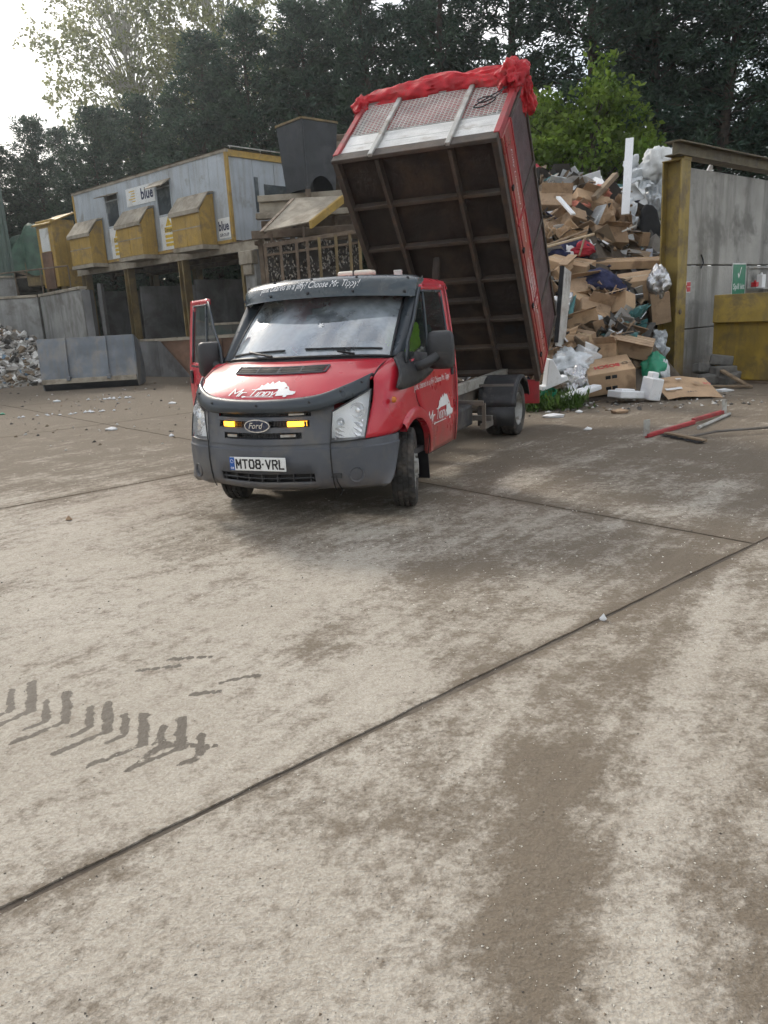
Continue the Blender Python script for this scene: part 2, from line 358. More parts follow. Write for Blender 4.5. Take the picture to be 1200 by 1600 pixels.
# star sticker on the glass
b = MB(); P0 = on_screen(.565, .45, .004); star = []
for k in range(12): an = math.pi*k/6; r = .036 if k % 2 == 0 else .016; star.append(P0+np.array([math.cos(an)*r, .82*math.sin(an)*r*.8, .57*math.sin(an)*r*1.3]))
b.add([P0]+star, [(0, k+1, (k+1) % 12+1) for k in range(12)]); b.build('window_sticker', m_white, screen)
# A pillars, cheeks (mirror bases)
def pillar(s):
    net = [[(.80, -.01, 1.302), (.86, -.02, 1.315), (.905, .02, 1.30)], [(.768, .28, 1.575), (.835, .24, 1.575), (.893, .25, 1.56)], [(.736, .58, 1.842), (.80, .54, 1.872), (.868, .54, 1.885)]]
    b = MB(); b.grid(S(patch(net, 6, 5), s), flip=(s < 0)); b.build('windscreen_pillar', m_pillar, truck, smooth=True, solid=.012, out=(s, -.5, .3))
both(pillar)
# wings
def wing(s):
    net = [[(.828, -.452, 1.172), (.838, -.49, 1.10), (.845, -.54, 1.0), (.838, -.62, .86), (.825, -.69, .715)],
           [(.822, -.34, 1.222), (.895, -.395, 1.14), (.932, -.44, 1.0), (.937, -.50, .86), (.928, -.53, .712)],
           [(.814, -.16, 1.278), (.925, -.215, 1.215), (.972, -.25, 1.05), (.980, -.31, .90), (.976, -.34, .725)],
           [(.812, -.06, 1.296), (.945, -.09, 1.26), (.984, -.09, 1.05), (.988, -.10, .93), (.986, -.12, .80)],
           [(.86, .0, 1.29), (.962, .0, 1.25), (.986, .02, 1.05), (.988, .075, .93), (.987, .15, .815)]]
    b = MB(); b.grid(S(patch(net, 5, 4), s), flip=(s < 0)); wg = b.build('wing', m_red, truck, smooth=True, solid=.015, out=(s, 0, 0))
    # wheel arch lip
    b = MB(); G = []
    for k in range(25):
        an = R_(127-k*121/24)
        row = []
        for r, o in ((.405, -.05), (.405, .014), (.425, .022), (.485, .018), (.505, .0)):
            y, z = .02+r*math.cos(an), .37+r*math.sin(an); row.append((xs(z)+o if z > .3 else xs(.3)+o, y, z))
        G.append(row)
    b.grid(S(G, s), flip=(s > 0)); b.build('wheel_arch', m_red, truck, smooth=True, out=(s, 0, 0))
    b = MB(); G = []
    for k in range(17):
        an = R_(-5+k*190/16); G.append([(x, .02+.41*math.cos(an), .37+.41*math.sin(an)) for x in (.45, .92)])
    b.grid(S(G, s)); b.build('wheel_arch_liner', m_ink, truck)
    if s < 0: return
    b = MB(); b.lathe([(.0, .028), (.016, .026), (.024, .016), (.026, 0)], S(np.array((.975, -.44, .985)), s), (s, 0, 0), 12); b.build('side_indicator', m_amberoff, wg, smooth=True)
both(wing)
# headlights
def headlight(s):
    net = np.array([[(.578, -.808, .70), (.70, -.762, .705), (.822, -.692, .716)], [(.588, -.797, .815), (.712, -.738, .86), (.836, -.625, .90)], [(.598, -.782, .935), (.715, -.695, 1.005), (.832, -.535, 1.085)]])
    hl = empty('headlight'); hl.parent = truck
    G = patch(net, 5, 5); inn = np.array([-.02, .055, -.01])
    c = np.array([.715, -.72, .90]); G2 = (G-c)*.97+c+inn
    b = MB(); b.grid(S(G2, s), flip=(s < 0)); rim = np.concatenate([G[0], G[1:, -1], G[-1, ::-1][1:], G[::-1, 0][1:]]); rim2 = np.concatenate([G2[0], G2[1:, -1], G2[-1, ::-1][1:], G2[::-1, 0][1:]])
    b.grid(S(np.array([rim, rim2]), s)); b.build('lamp_housing', m_lampb, hl, smooth=True)
    b = MB(); b.grid(S(G, s), flip=(s < 0)); b.build('lamp_cover', m_clear, hl, smooth=True)
    b = MB(); b.tube(S(rim, s), .006, 5); b.build('lamp_seal', m_black, hl, smooth=True)
    dirv = np.array([.12, -.98, .1])
    for (u, v, r) in ((.73, .68, .062), (.30, .55, .034)):
        p = psamp(G, v, u)+inn*.95; b = MB(); prof = [(r, .035), (r*.96, .035), (r*.8, .015), (r*.45, .0), (.0, -.004)]
        b.lathe(prof, S(p, s), S(dirv, s), 20); b.lathe([(r*.3, .0), (r*.3, .03), (0, .035)], S(p, s), S(dirv, s), 10); b.build('lamp_bowl', m_refl, hl, smooth=True)
    # lower faceted reflector
    b = MB(); n_ = 9; P = np.array([[psamp(G, .07+.36*i/6, .12+.76*j/n_)+inn*(.55+.5*math.sin(math.pi*j/n_)+.25*((i+j) % 2)) for j in range(n_+1)] for i in range(7)]); b.grid(S(P, s), flip=(s < 0)); b.build('lower_reflector', m_refl, hl)
both(headlight)
# front skin
def yc(z): return float(np.interp(z, [.25, .30, .36, .45, .6, .7, .8, .99], [-.86, -.90, -.935, -.955, -.965, -.952, -.937, -.905]))
def yf(x, z): return yc(z)+.15*(abs(x)/.57)**1.6
def band(b, z0, z1, x0, x1, off=0, nz=3, nx=14, flip=True):
    b.grid([[(x, yf(x, z)+off, z) for x in np.linspace(x0, x1, nx)] for z in np.linspace(z0, z1, nz)], flip=not flip)
nose = MB()
slots = [(.735, .785, .36), (.825, .878, .42), (.908, .945, .43)]; zz = .69
for z0, z1, hw in slots:
    band(nose, zz, z0, -.585, .585)
    for s in (-1, 1): band(nose, z0, z1, *( (hw, .585) if s > 0 else (-.585, -hw)), nx=5)
    for zq, d in ((z0, 1), (z1, -1)):   # lips
        nose.grid([[(x, yf(x, zq), zq) for x in np.linspace(-hw, hw, 14)], [(x, yf(x, zq)+.05, zq+d*.004) for x in np.linspace(-hw, hw, 14)]])
    zz = z1
band(nose, zz, .99, -.60, .60); ns = nose.build('grille_surround', m_grey, truck, smooth=True)
for z0, z1, hw in slots:
    b = MB(); band(b, z0-.004, z1+.004, -hw-.02, hw+.02, off=.05)
    b.build('grille_recess', m_ink, ns)
    b = MB(); n_ = int(hw*2/.024)
    for k in range(n_+1):
        x = -hw+2*hw*k/n_; b.bar((x, yf(x, z0)+.032, z0), (x, yf(x, z1)+.032, z1), .004, .01, (0, 1, 0))
    for q in (1/3, 2/3): z = z0+(z1-z0)*q; b.tube([(x, yf(x, z)+.03, z) for x in np.linspace(-hw, hw, 12)], .003, 4)
    b.build('grille_mesh', m_black, ns, stuff=True)
# badge
b = MB(); oval = lambda k, a, c: (a*math.cos(k), c*math.sin(k))
def ell(b, a, c, y0, y1, n=28, z=.845): b.prism([oval(2*math.pi*k/n, a, c) for k in range(n)], lambda u, v: (u, y0+yf(u, z)-yf(0, z), z+v), lambda u, v: (u, y1+yf(u, z)-yf(0, z), z+v))
yb = yf(0, .845)
ell(b, .118, .053, yb+.01, yb-.022); bd = b.build('badge', m_chrome, truck, smooth=True)
b = MB(); ell(b, .106, .044, yb-.018, yb-.026); b.build('badge_field', mat('badge_field_paint', (.012, .02, .05), .2, var=.1, bump=0, coat=.5), bd, smooth=True)
b = MB(); add_text(b, 'Ford', lambda u, v: (u, yb-.029, .825+v), width=.135, shear=.35, bold=.01, anchor='c', height=.048); b.build('badge_lettering', m_chrome, bd, stuff=True)
# grille lamps
def glamp(x, z, m, wd=.13, hh=1.):
    lp = empty('grille_lamp'); lp.parent = truck
    b = MB(); b.grid([[(x+u*wd/2, yf(x+u*wd/2, z)+d, z+v*hh) for u in np.linspace(-1, 1, 6)] for v, d in ((-.02, .0), (-.017, -.012), (.017, -.012), (.02, .0))]); b.build('lens', m, lp, smooth=True)
    b = MB(); b.box((x, yf(x, z)+.02, z), (wd*.98, .03, .038*hh)); b.build('housing', m_black, lp)
glamp(-.30, .852, m_amber); glamp(.33, .852, m_amber, .15); glamp(-.26, .762, m_galv, .11, .55); glamp(.26, .762, m_galv, .12, .55); glamp(.33, .927, m_galv, .13, .45)
# bumper
bx = [0, .15, .30, .44, .57, .70, .80, .88, .945, .975, .980]
rowsz = [(.30, .075), (.33, .02), (.38, .0), (.455, .0), (.56, .0), (.645, .0), (.655, .012), (.70, .016), (.722, .05)]
def bump_pt(i, z, ins):
    endy = float(np.interp(z, [.30, .5, .72], [-.56, -.42, -.315]))
    ys_ = [None, None, None, None, None, -.765, -.70, -.635, -.55, -.45, -.36]
    x = bx[i]; y = yf(x, z) if i <= 4 else ys_[i]+(yc(z)+.955)*.5
    y = min(y, endy-.02*(10-i)) if i > 5 else y
    if i == 10: y = endy
    t = max(0, (i-5)/5); x2 = x-ins*t; return (x2, y+ins*(1-t), z)
half = np.array([[bump_pt(i, z, ins) for i in range(11)] for z, ins in rowsz])
full = np.concatenate([mirx(half[:, ::-1]), half[:, 1:]], axis=1)
FULL = crsub(np.swapaxes(full, 0, 1), 3).swapaxes(0, 1)
ncol = FULL.shape[1]
def bskip(i, j):
    xm = (FULL[i, j, 0]+FULL[i, j+1, 0])/2; return i == 2 and abs(xm) < .44
b = MB(); b.grid(FULL, skip=bskip); bump = b.build('bumper', m_grey, truck, smooth=True, ang=32, solid=.012, out=(0, -1, 0))
b = MB(); band(b, .375, .46, -.46, .46, off=.05); b.build('lower_intake', m_ink, bump)
b = MB()
for x in np.linspace(-.4, .4, 7): b.box((x, yf(x, .42)+.028, .418), (.012, .03, .075))
b.tube([(x, yf(x, .42)+.012, .418) for x in np.linspace(-.43, .43, 14)], .006, 5); b.build('intake_bar', m_black, bump, stuff=True)
for s in (-1, 1):
    b = MB(); c = np.array([s*.755, -.735, .43]); ax = (s*.45, -.89, 0)
    b.lathe([(.062, -.01), (.058, .008), (.050, .002), (.047, -.012), (.0, -.014)], c, ax, 20); b.build('fog_lamp_blank', m_grey, bump, smooth=True)
    b = MB(); b.tube([(s*.575, yf(.575, z)-.006, z) for z in (.30, .36, .46, .56, .64, .70)], .0045, 4); b.build('bumper_seam', m_ink, bump)
b = MB(); b.box((.60, yf(.6, .43)-.008, .43), (.10, .012, .035)); b.build('tow_eye_cover', m_black, bump)
b = MB(); b.tube([(.605, yf(.6, .42)-.02, .43), (.602, yf(.6, .36)-.015, .38), (.606, yf(.6, .30)+.03, .29), (.604, -.74, .26)], .004, 4); b.build('cable_tie', m_ink, bump)
# number plate
pl = MB(); yp = -.982; pl.box((0, yp, .545), (.52, .008, .111)); plate = pl.build('number_plate', m_plate, truck, bevel=.004)
b = MB(); b.box((-.236, yp-.0045, .545), (.044, .004, .105)); b.build('plate_band', m_blue, plate)
b = MB(); add_text(b, 'GB', lambda u, v: (-.236+u, yp-.008, .503+v), width=.03, bold=.02, anchor='c')
for k in range(12): an = k*math.pi/6; b.box((-.236+.013*math.cos(an), yp-.008, .565+.013*math.sin(an)), (.004, .002, .004))
b.build('band_lettering', m_white, plate, stuff=True)
GL = {'M': [[(0, 0), (0, 1), (.5, .35), (1, 1), (1, 0)]], 'T': [[(0, 1), (1, 1)], [(.5, 1), (.5, 0)]], '0': [[(.2, 0), (0, .2), (0, .8), (.2, 1), (.8, 1), (1, .8), (1, .2), (.8, 0), (.2, 0)]], '8': [[(.2, .53), (.05, .7), (.05, .85), (.2, 1), (.8, 1), (.95, .85), (.95, .7), (.8, .53), (.2, .53), (0, .36), (0, .16), (.2, 0), (.8, 0), (1, .16), (1, .36), (.8, .53)]], 'V': [[(0, 1), (.5, 0), (1, 1)]], 'R': [[(0, 0), (0, 1), (.75, 1), (1, .85), (1, .65), (.75, .5), (0, .5)], [(.5, .5), (1, 0)]], 'L': [[(0, 1), (0, 0), (.9, 0)]]}
def glyphs(b, txt, x, z, w_, h_, gap, th, y):
    for ch_ in txt:
        for st in GL[ch_]:
            for p, q in zip(st[:-1], st[1:]):
                p, q = np.array(p), np.array(q); d_ = (q-p)*np.array([w_, h_]); d_ /= np.linalg.norm(d_); e_ = d_*th/2
                b.bar((x+p[0]*w_-e_[0], y, z+p[1]*h_-e_[1]), (x+q[0]*w_+e_[0], y, z+q[1]*h_+e_[1]), th, .003, (0, 1, 0))
        x += w_+gap
b = MB(); glyphs(b, 'MT08', -.195, .512, .040, .066, .021, .0125, yp-.0055); glyphs(b, 'VRL', .082, .512, .040, .066, .021, .0125, yp-.0055); b.cyl((.052, yp-.004, .545), (.052, yp-.009, .545), .008, n=8); b.build('plate_lettering', m_ink, plate, stuff=True)

# logo drawing in a unit frame: 1.0 wide
def logo(b, fn):
    def pl_(pts): b.add([fn(*p) for p in pts], [tuple(range(len(pts)))])
    LG = {'M': (1.15, [[(0, 0), (0, 1), (.5, .35), (1, 1), (1, 0)]]), 'r': (.55, [[(0, 0), (0, .62)], [(0, .45), (.4, .62), (1, .6)]]), '.': (.25, [[(.1, .0), (.5, .0)]]), 'T': (1.0, [[(-.35, .98), (1.5, .98)], [(.5, .98), (.5, 0)]]), 'i': (.18, [[(.5, 0), (.5, .62)]]), 'p': (.8, [[(0, -.08), (0, .64), (.8, .64), (1, .52), (1, .14), (.8, .03), (0, .03)]]), 'y': (.85, [[(0, .64), (.45, .05)], [(1, .64), (.3, -.1)]])}
    def wr(txt, x, z, k, h_, th, gap, sh_):
        for c_ in txt:
            wd, st_ = LG[c_]
            for st in st_:
                for p, q in zip(st[:-1], st[1:]):
                    a0 = np.array([x+p[0]*wd*k+sh_*p[1]*h_, z+p[1]*h_]); a1 = np.array([x+q[0]*wd*k+sh_*q[1]*h_, z+q[1]*h_]); d_ = a1-a0; d_ /= np.linalg.norm(d_); n_ = np.array([-d_[1], d_[0]])*th/2; e_ = d_*th*.4
                    pl_([a0-e_-n_, a1+e_-n_, a1+e_+n_, a0-e_+n_])
            x += wd*k+gap
    wr('Mr.', .0, .01, .115, .22, .022, .03, .22); wr('Tippy', .31, .035, .078, .20, .019, .025, .22)
    pl_([(.25, -.015), (.70, -.015), (.70, .005), (.25, .005)])
    heap = [(.37, .235), (.42, .29), (.43, .37), (.47, .35), (.50, .43), (.545, .39), (.57, .46), (.61, .40), (.66, .47), (.70, .43), (.74, .44), (.79, .38), (.83, .30), (.80, .245)]
    for k in range(len(heap)-2): pl_([(.58, .237), heap[k+1], heap[k]])
    pl_([(.58, .237), heap[-1], heap[-2]])
    for k in range(10):   # hoop over the cab
        a0, a1 = math.pi*k/10, math.pi*(k+1)/10
        pl_([(.80+.075*math.cos(a0), .20+.12*math.sin(a0)), (.80+.075*math.cos(a1), .20+.12*math.sin(a1)), (.80+.055*math.cos(a1), .20+.095*math.sin(a1)), (.80+.055*math.cos(a0), .20+.095*math.sin(a0))])
    pl_([(.72, .02), (.97, .03), (.97, .06), (.72, .06)]); pl_([(.72, .06), (.985, .06), (.985, .13), (.72, .13)]); pl_([(.72, .13), (.985, .13), (.90, .165), (.72, .17)]); pl_([(.72, .17), (.90, .165), (.86, .245), (.72, .25)])
    for cx in (.24, .86):
        pl_([(cx+.028*math.cos(2*math.pi*k/10), .0+.035*math.sin(2*math.pi*k/10)) for k in range(10)])
b = MB(); logo(b, lambda u, v: on_hood(-.33+u*.62, .27+v*.70, .006)); b.build('logo', m_white, hood, stuff=True)

# doors --------------------------------------------------------------
def yrear(z): return float(np.interp(z, [.4, .95, 1.27, 1.9], [1.17, 1.18, 1.19, 1.235]))
DF = [(.02, 1.27), (.02, 1.05), (.075, .92), (.21, .79), (.345, .65), (.39, .52), (.39, .395)]
def wfront(z): return float(np.interp(z, [1.25, 1.44, 1.59, 1.87], [-.08, .045, .25, .545]))   # front edge of the window frame
def make_door(s, parent, off=(0, 0, 0)):
    off = np.array(off)
    def Q(P): return S(np.array(P, float), s)-off
    fl = s > 0
    b = MB(); G = []
    for (y0, z) in DF: G.append([sp(y0+(yrear(z)-y0)*t, z) for t in np.linspace(0, 1, 9)])
    G = crsub(G, 3); b.grid(Q(G), flip=not fl); skin = b.build('door_skin', m_red, parent, smooth=True, solid=.03, out=(s, 0, 0))
    # frame: top and rear strips red, front strip dark
    b = MB(); b.grid(Q([[sp(wfront(1.87)+(yrear(1.895)-wfront(1.87))*t, 1.895, .002) for t in np.linspace(0, 1, 8)], [sp(wfront(1.84)+(yrear(1.895)-wfront(1.84))*t, 1.842, .004) for t in np.linspace(0, 1, 8)]]), flip=not fl)
    b.grid(Q([[sp(yrear(z)-.115-(.03 if z > 1.8 else 0), z, .003), sp(yrear(z), z, .002)] for z in np.linspace(1.25, 1.895, 8)]), flip=fl)
    b.build('window_frame', m_red, parent, smooth=True, solid=.03, out=(s, 0, 0))
    b = MB(); b.grid(Q([[sp(wfront(z)-.03, z, .004), sp(wfront(z)+.03, z, .006)] for z in np.linspace(1.25, 1.87, 8)]), flip=fl)
    d0, d1 = .46, .615
    b.grid(Q([[sp(d0+(d1-d0)*t-.016, 1.26+.59*t, .005), sp(d0+(d1-d0)*t+.016, 1.26+.59*t, .005)] for t in np.linspace(0, 1, 6)]), flip=fl)
    b.grid(Q([[sp(y, 1.845, .006) for y in np.linspace(.55, 1.10, 6)], [sp(y, 1.825, .006) for y in np.linspace(.55, 1.08, 6)]]), flip=not fl)
    b.grid(Q([[sp(yrear(z)-.14, z, .006), sp(yrear(z)-.112, z, .006)] for z in np.linspace(1.27, 1.845, 6)]), flip=fl)
    b.build('window_seal', m_pillar, parent, smooth=True, solid=.012, out=(s, 0, 0))
    b = MB(); b.grid(Q([[sp(wfront(z)+.01+(yrear(z)-.12-wfront(z)-.01)*t, z, -.008) for t in np.linspace(0, 1, 5)] for z in np.linspace(1.26, 1.85, 7)]), flip=fl); b.build('side_window', m_win, parent, smooth=True)
    lo_ = [(-.375, 1.075), (-.30, 1.05), (-.15, 1.05), (.0, 1.055), (.17, 1.07), (.35, 1.10), (.50, 1.135), (.63, 1.20)]; hi_ = [(-.20, 1.31), (-.12, 1.325), (-.03, 1.34), (.05, 1.335), (.18, 1.325), (.35, 1.31), (.50, 1.295), (.65, 1.28)]
    if s < 0: lo_ = [(max(y, .0), z) for y, z in lo_]; hi_ = [(max(y, .0), z) for y, z in hi_]; lo_ = [(y+.0005*k, z) for k, (y, z) in enumerate(lo_)]; hi_ = [(y+.0005*k, z) for k, (y, z) in enumerate(hi_)]
    b = MB(); b.grid(Q(patch([[sp(y, z, .016) for y, z in lo_], [sp((y0+y1)/2, (z0+z1)/2, .022) for (y0, z0), (y1, z1) in zip(lo_, hi_)], [sp(y, z, -.05 if y < .1 else -.005) for y, z in hi_]], 3, 3))); ck = b.build('mirror_base', m_black, parent, smooth=True, solid=.02, out=(s, 0, 0))
    # mirror: arm and housing (the one on the open door is folded in)
    fo = np.array([.0, .0, 0]) if s > 0 else np.array([-.14, -.13, 0]); Q0 = Q
    def Q(P): return Q0(np.asarray(P, float)+fo)
    b = MB(); pts = [(.97, .10, 1.20), (1.03, .10, 1.215), (1.09, .13, 1.24), (1.13, .20, 1.28)]; b.tube(Q(crsub(np.array(pts), 4)), .042, 10); b.build('mirror_arm', m_black, parent, smooth=True)
    b = MB(); rows = []
    for z, wx, wy in ((1.165, .07, .02), (1.18, .105, .05), (1.22, .118, .075), (1.33, .118, .085), (1.44, .112, .08), (1.475, .10, .06), (1.488, .07, .02)):
        ring = []
        for k in range(20):
            an = 2*math.pi*k/20; cx, sy = math.cos(an), math.sin(an); sg = lambda q: math.copysign(abs(q)**.6, q)
            ring.append((1.155+wx*sg(cx), .27+wy*sg(sy)*(1. if sy < 0 else .55), z))
        rows.append(ring+[ring[0]])
    rows = [[(1.155, .27, 1.163)]*21]+rows+[[(1.155, .27, 1.49)]*21]
    b.grid(Q(rows), flip=fl); mh = b.build('mirror_housing', m_black, parent, smooth=True, ang=60)
    b = MB(); b.grid(Q([[(1.06, .318, z), (1.25, .318, z)] for z in (1.20, 1.45)]), flip=fl); b.build('mirror_glass', m_chrome, mh)
    Q = Q0
    b = MB(); b.box(Q((xs(1.12)+.012, 1.06, 1.12)), (.025, .05, .14)); b.build('door_handle', m_black, parent, bevel=.008)
    b = MB(); b.grid(Q([[sp(y, z, .006) for y in np.linspace(.42, 1.16, 6)] for z in (.66, .685)]), flip=fl); b.build('door_crease', m_red, parent, smooth=True)
    return skin
ld = empty('door'); ld.parent = truck; skin = make_door(1, ld)
b = MB(); logo(b, lambda u, v: sp(.33+u*.72, .66+v*.52, .006)); b.build('logo', m_white, ld, stuff=True)
b = MB(); add_text(b, 'Junk, cleared in a jiffy? Choose Mr. Tippy!', lambda u, v: sp(.0+u, .99+v+.02*u, .006), width=.98, shear=.25, height=.075); b.build('slogan', m_white, ld, stuff=True)
# the other door stands open
DOOR_OPEN = 50
rd = empty('door'); rd.parent = truck; rd.location = (-.975, .03, 0); rd.rotation_euler = (0, 0, R_(DOOR_OPEN)); rd['label'] = 'driver door standing wide open'
make_door(-1, rd, off=(-.975, .03, 0))
b = MB(); b.grid([[(.035, y, z) for y in np.linspace(.12, 1.1, 4)] for z in (.45, .8, 1.24)]); b.build('door_card', m_dash, rd, solid=.03)
b = MB(); b.tube([sp(y, z, .001) for y, z in DF], .0045, 5); b.tube([sp(yrear(z)+.004, z, .001) for z in np.linspace(.40, 1.89, 10)], .0045, 5); b.build('shut_line', m_ink, ld)
for s in (0, -1): b = MB(); b.tube(HG[:, s]+np.array([0, 0, .001]), .0045, 5); b.build('shut_line', m_ink, hood)
# cab rear corner, roof, back wall
def corner(s):
    b = MB(); G = []
    for z in np.linspace(.395, 1.93, 14):
        x, y = xs(z), yrear(z); G.append([(x+.001, y+.008, z), (x, y+.06, z), (x-.012, y+.10, z), (x-.05, y+.125, z), (x-.14, y+.13, z)])
    b.grid(S(np.array(G), s), flip=(s > 0)); b.build('rear_pillar', m_red, truck, smooth=True, solid=.01, out=(s, .3, 0))
    b = MB(); b.b2((s*.80, .45, .36), (s*.90, 1.22, .40)); b.build('sill', m_black, truck)
both(corner)
rx = [-.874, -.85, -.78, -.6, -.3, 0, .3, .6, .78, .85, .874]; rz = [1.892, 1.93, 1.957, 1.972, 1.982, 1.985, 1.982, 1.972, 1.957, 1.93, 1.892]
b = MB(); G = []
for y, dz in ((.40, -.10), (.50, -.03), (.62, -.005), (.8, .0), (1.1, .0), (1.28, -.008), (1.33, -.03), (1.35, -.08)):
    G.append([(x, y+.14*(abs(x)/.87)**2*(1 if y < .6 else 0), z+dz*(1 if abs(x) < .8 else .5)) for x, z in zip(rx, rz)])
b.grid(patch(G, 3, 3), flip=True); roof = b.build('roof', m_red, truck, smooth=True, solid=.015, out=(0, 0, 1))
b = MB(); b.b2((-.84, 1.30, .45), (.84, 1.335, 1.25)); b.b2((-.84, 1.30, 1.75), (.84, 1.335, 1.90)); b.b2((-.84, 1.30, 1.25), (-.62, 1.335, 1.75)); b.b2((.62, 1.30, 1.25), (.84, 1.335, 1.75)); bw_ = b.build('back_wall', m_redf, truck)
b = MB(); b.b2((-.62, 1.31, 1.25), (.62, 1.318, 1.75)); b.build('rear_window', m_win, bw_)
# sun visor
b = MB(); G = []
for x in np.linspace(-.875, .875, 29):
    t = abs(x)/.875; yo = .30*t**2.2; zo = -.035*t**2.5; e = max(0, t-.93)/.07
    G.append([(x, .36+yo-.2*0, 1.865+zo), (x, .10+yo+.04*e, 1.825+zo), (x, .085+yo+.05*e, 1.84+zo), (x, .10+yo+.06*e, 1.90+zo), (x, .145+yo+.06*e, 1.96+zo-.01*e), (x, .25+yo, 1.998+zo-.015*e), (x, .48+yo*.6, 2.003+zo-.02*e), (x, .50+yo*.6, 1.985+zo-.02*e)])
b.grid(np.swapaxes(crsub(np.swapaxes(np.array(G), 0, 1), 3), 0, 1)); VG = np.array(G)
for side_ in (0, -1):   # end caps
    e_ = VG[side_]; b.add(list(e_)+[e_.mean(0)], [(k, k+1, len(e_)) for k in range(len(e_)-1)])
visor = b.build('sun_visor', m_visor, truck, smooth=True, ang=50)
def on_visor(x, t, off=.004):   # t 0 bottom lip..1 top
    i = np.interp(x, VG[:, 0, 0], range(len(VG))); i0 = min(int(i), len(VG)-2); fr_ = i-i0; row = lerp(VG[i0], VG[i0+1], fr_)[2:6]
    k = t*3; k0 = min(int(k), 2); p = lerp(row[k0], row[k0+1], k-k0); return p+np.array([0, -.75, .5])*off
b = MB(); add_text(b, 'Junk cleared in a jiffy? Choose Mr. Tippy!', lambda u, v: on_visor(-.56+u, .26+v*5.0, .006), width=1.02, shear=.3, height=.085); b.build('slogan', m_white, visor, stuff=True)
b = MB()
for x in (-.83, -.42, 0., .42, .83):
    for t in (.12, .80): p = on_visor(x*.98, t, 0); b.cyl(p+np.array([0, .01, -.006]), p+np.array([0, -.012, .008]), .012, n=8)
b.build('visor_screw', m_ink, visor, stuff=True)
b = MB(); b.box((.84, .47, 1.80), (.05, .03, .05), rotm(0, 0, .5)); b.box((-.84, .47, 1.80), (.05, .03, .05), rotm(0, 0, -.5)); b.build('visor_bracket', m_alu, truck, stuff=True)
# roof lamps
lb = empty('light_bar'); lb.parent = truck
b = MB(); b.box((.16, .80, 2.035), (.34, .16, .055)); b.build('lens', mat('light_bar_lens', (.72, .68, .58), .25, var=.05, bump=0), lb, bevel=.02, seg=2, smooth=True)
b = MB(); b.box((.16, .80, 2.035), (.012, .165, .06)); b.box((.16, .80, 1.997), (.36, .17, .022)); b.build('strap', m_ink, lb)
b = MB(); b.box((.62, .70, 2.01), (.07, .05, .05)); b.box((-.55, .7, 2.005), (.05, .04, .03)); b.build('roof_mount', m_alu, truck, bevel=.005, stuff=True)
# interior
cabin = empty('cab_interior'); cabin.parent = truck
b = MB(); b.grid(patch([[(x, -.16+.12*(x/.75)**2, 1.28) for x in (-.75, -.4, 0, .4, .75)], [(x, .10, 1.29) for x in (-.78, -.4, 0, .4, .78)], [(x, .22, 1.24) for x in (-.8, -.4, 0, .4, .8)], [(x, .24, .9) for x in (-.8, -.4, 0, .4, .8)]], 3, 3), flip=True); b.build('dashboard', m_dash, cabin, smooth=True)
b = MB(); c = np.array([-.42, .36, 1.20]); ring = [c+np.array([.19*math.cos(t), .19*math.sin(t)*-.45, .19*math.sin(t)*.88]) for t in np.linspace(0, 2*math.pi, 29)]; b.tube(ring, .016, 6); b.bar(ring[0], ring[14], .05, .015); b.cyl(c, (-.42, .2, 1.08), .03); b.build('steering_wheel', m_ink, cabin, smooth=True)
for x, wd in ((-.46, .46), (.14, .42), (.58, .42)):
    st = empty('seat'); st.parent = truck
    b = MB(); b.box((x, .78, .92), (wd, .5, .16)); b.build('cushion', m_seat, st, bevel=.05, seg=3, smooth=True)
    b = MB(); b.box((x, 1.08, 1.25), (wd, .13, .58), rotm(.12, 0, 0)); b.build('backrest', m_seat, st, bevel=.05, seg=3, smooth=True)
    b = MB(); b.box((x, 1.13, 1.60), (wd*.55, .10, .17)); b.build('headrest', m_seat, st, bevel=.04, seg=3, smooth=True)
b = MB(); b.b2((-.9, .0, .42), (.9, 1.3, .47)); b.build('cab_floor', m_dash, cabin)
b = MB(); b.box((.0, .0, 1.325), (.28, .18, .02), rotm(0, 0, .3)); b.tube([(-.5, .05, 1.31), (-.3, -.02, 1.33), (-.18, .0, 1.40), (-.12, .05, 1.33)], .006, 5); b.box((-.2, .02, 1.36), (.05, .04, .1)); b.build('dashboard_clutter', m_white, cabin, stuff=True)
# wheels
def tyre_mesh(hw=.095, R=.345, n=96):
    prof = [(.205, -hw*.75), (.225, -hw*.92), (.28, -hw*1.06), (.318, -hw*1.02), (R-.012, -hw*.93), (R-.002, -hw*.82)]
    gx = [-.62, -.24, .14, .52]
    q = [-.82]
    for g in (-.48, 0., .48): prof += [(R, hw*(g-.07)), (R-.011, hw*(g-.06)), (R-.011, hw*(g+.06)), (R+.001, hw*(g+.07))]
    prof += [(R-.002, hw*.82), (R-.012, hw*.93), (.318, hw*1.02), (.28, hw*1.06), (.225, hw*.92), (.205, hw*.75)]
    np_ = len(prof)
    def rf(i, k, r):
        if i in (4, 5, np_-6, np_-5) and k % 3 == 0: return r-.012
        if 5 < i < np_-6 and prof[i][0] > R-.005 and (k+i//4) % 3 == 0: return r-.009
        return r
    b = MB(); b.lathe(prof, (0, 0, 0), (1, 0, 0), n, rad_fn=rf); return b.mesh('tyre', m_rubber, True, 25)
TYRE = tyre_mesh()
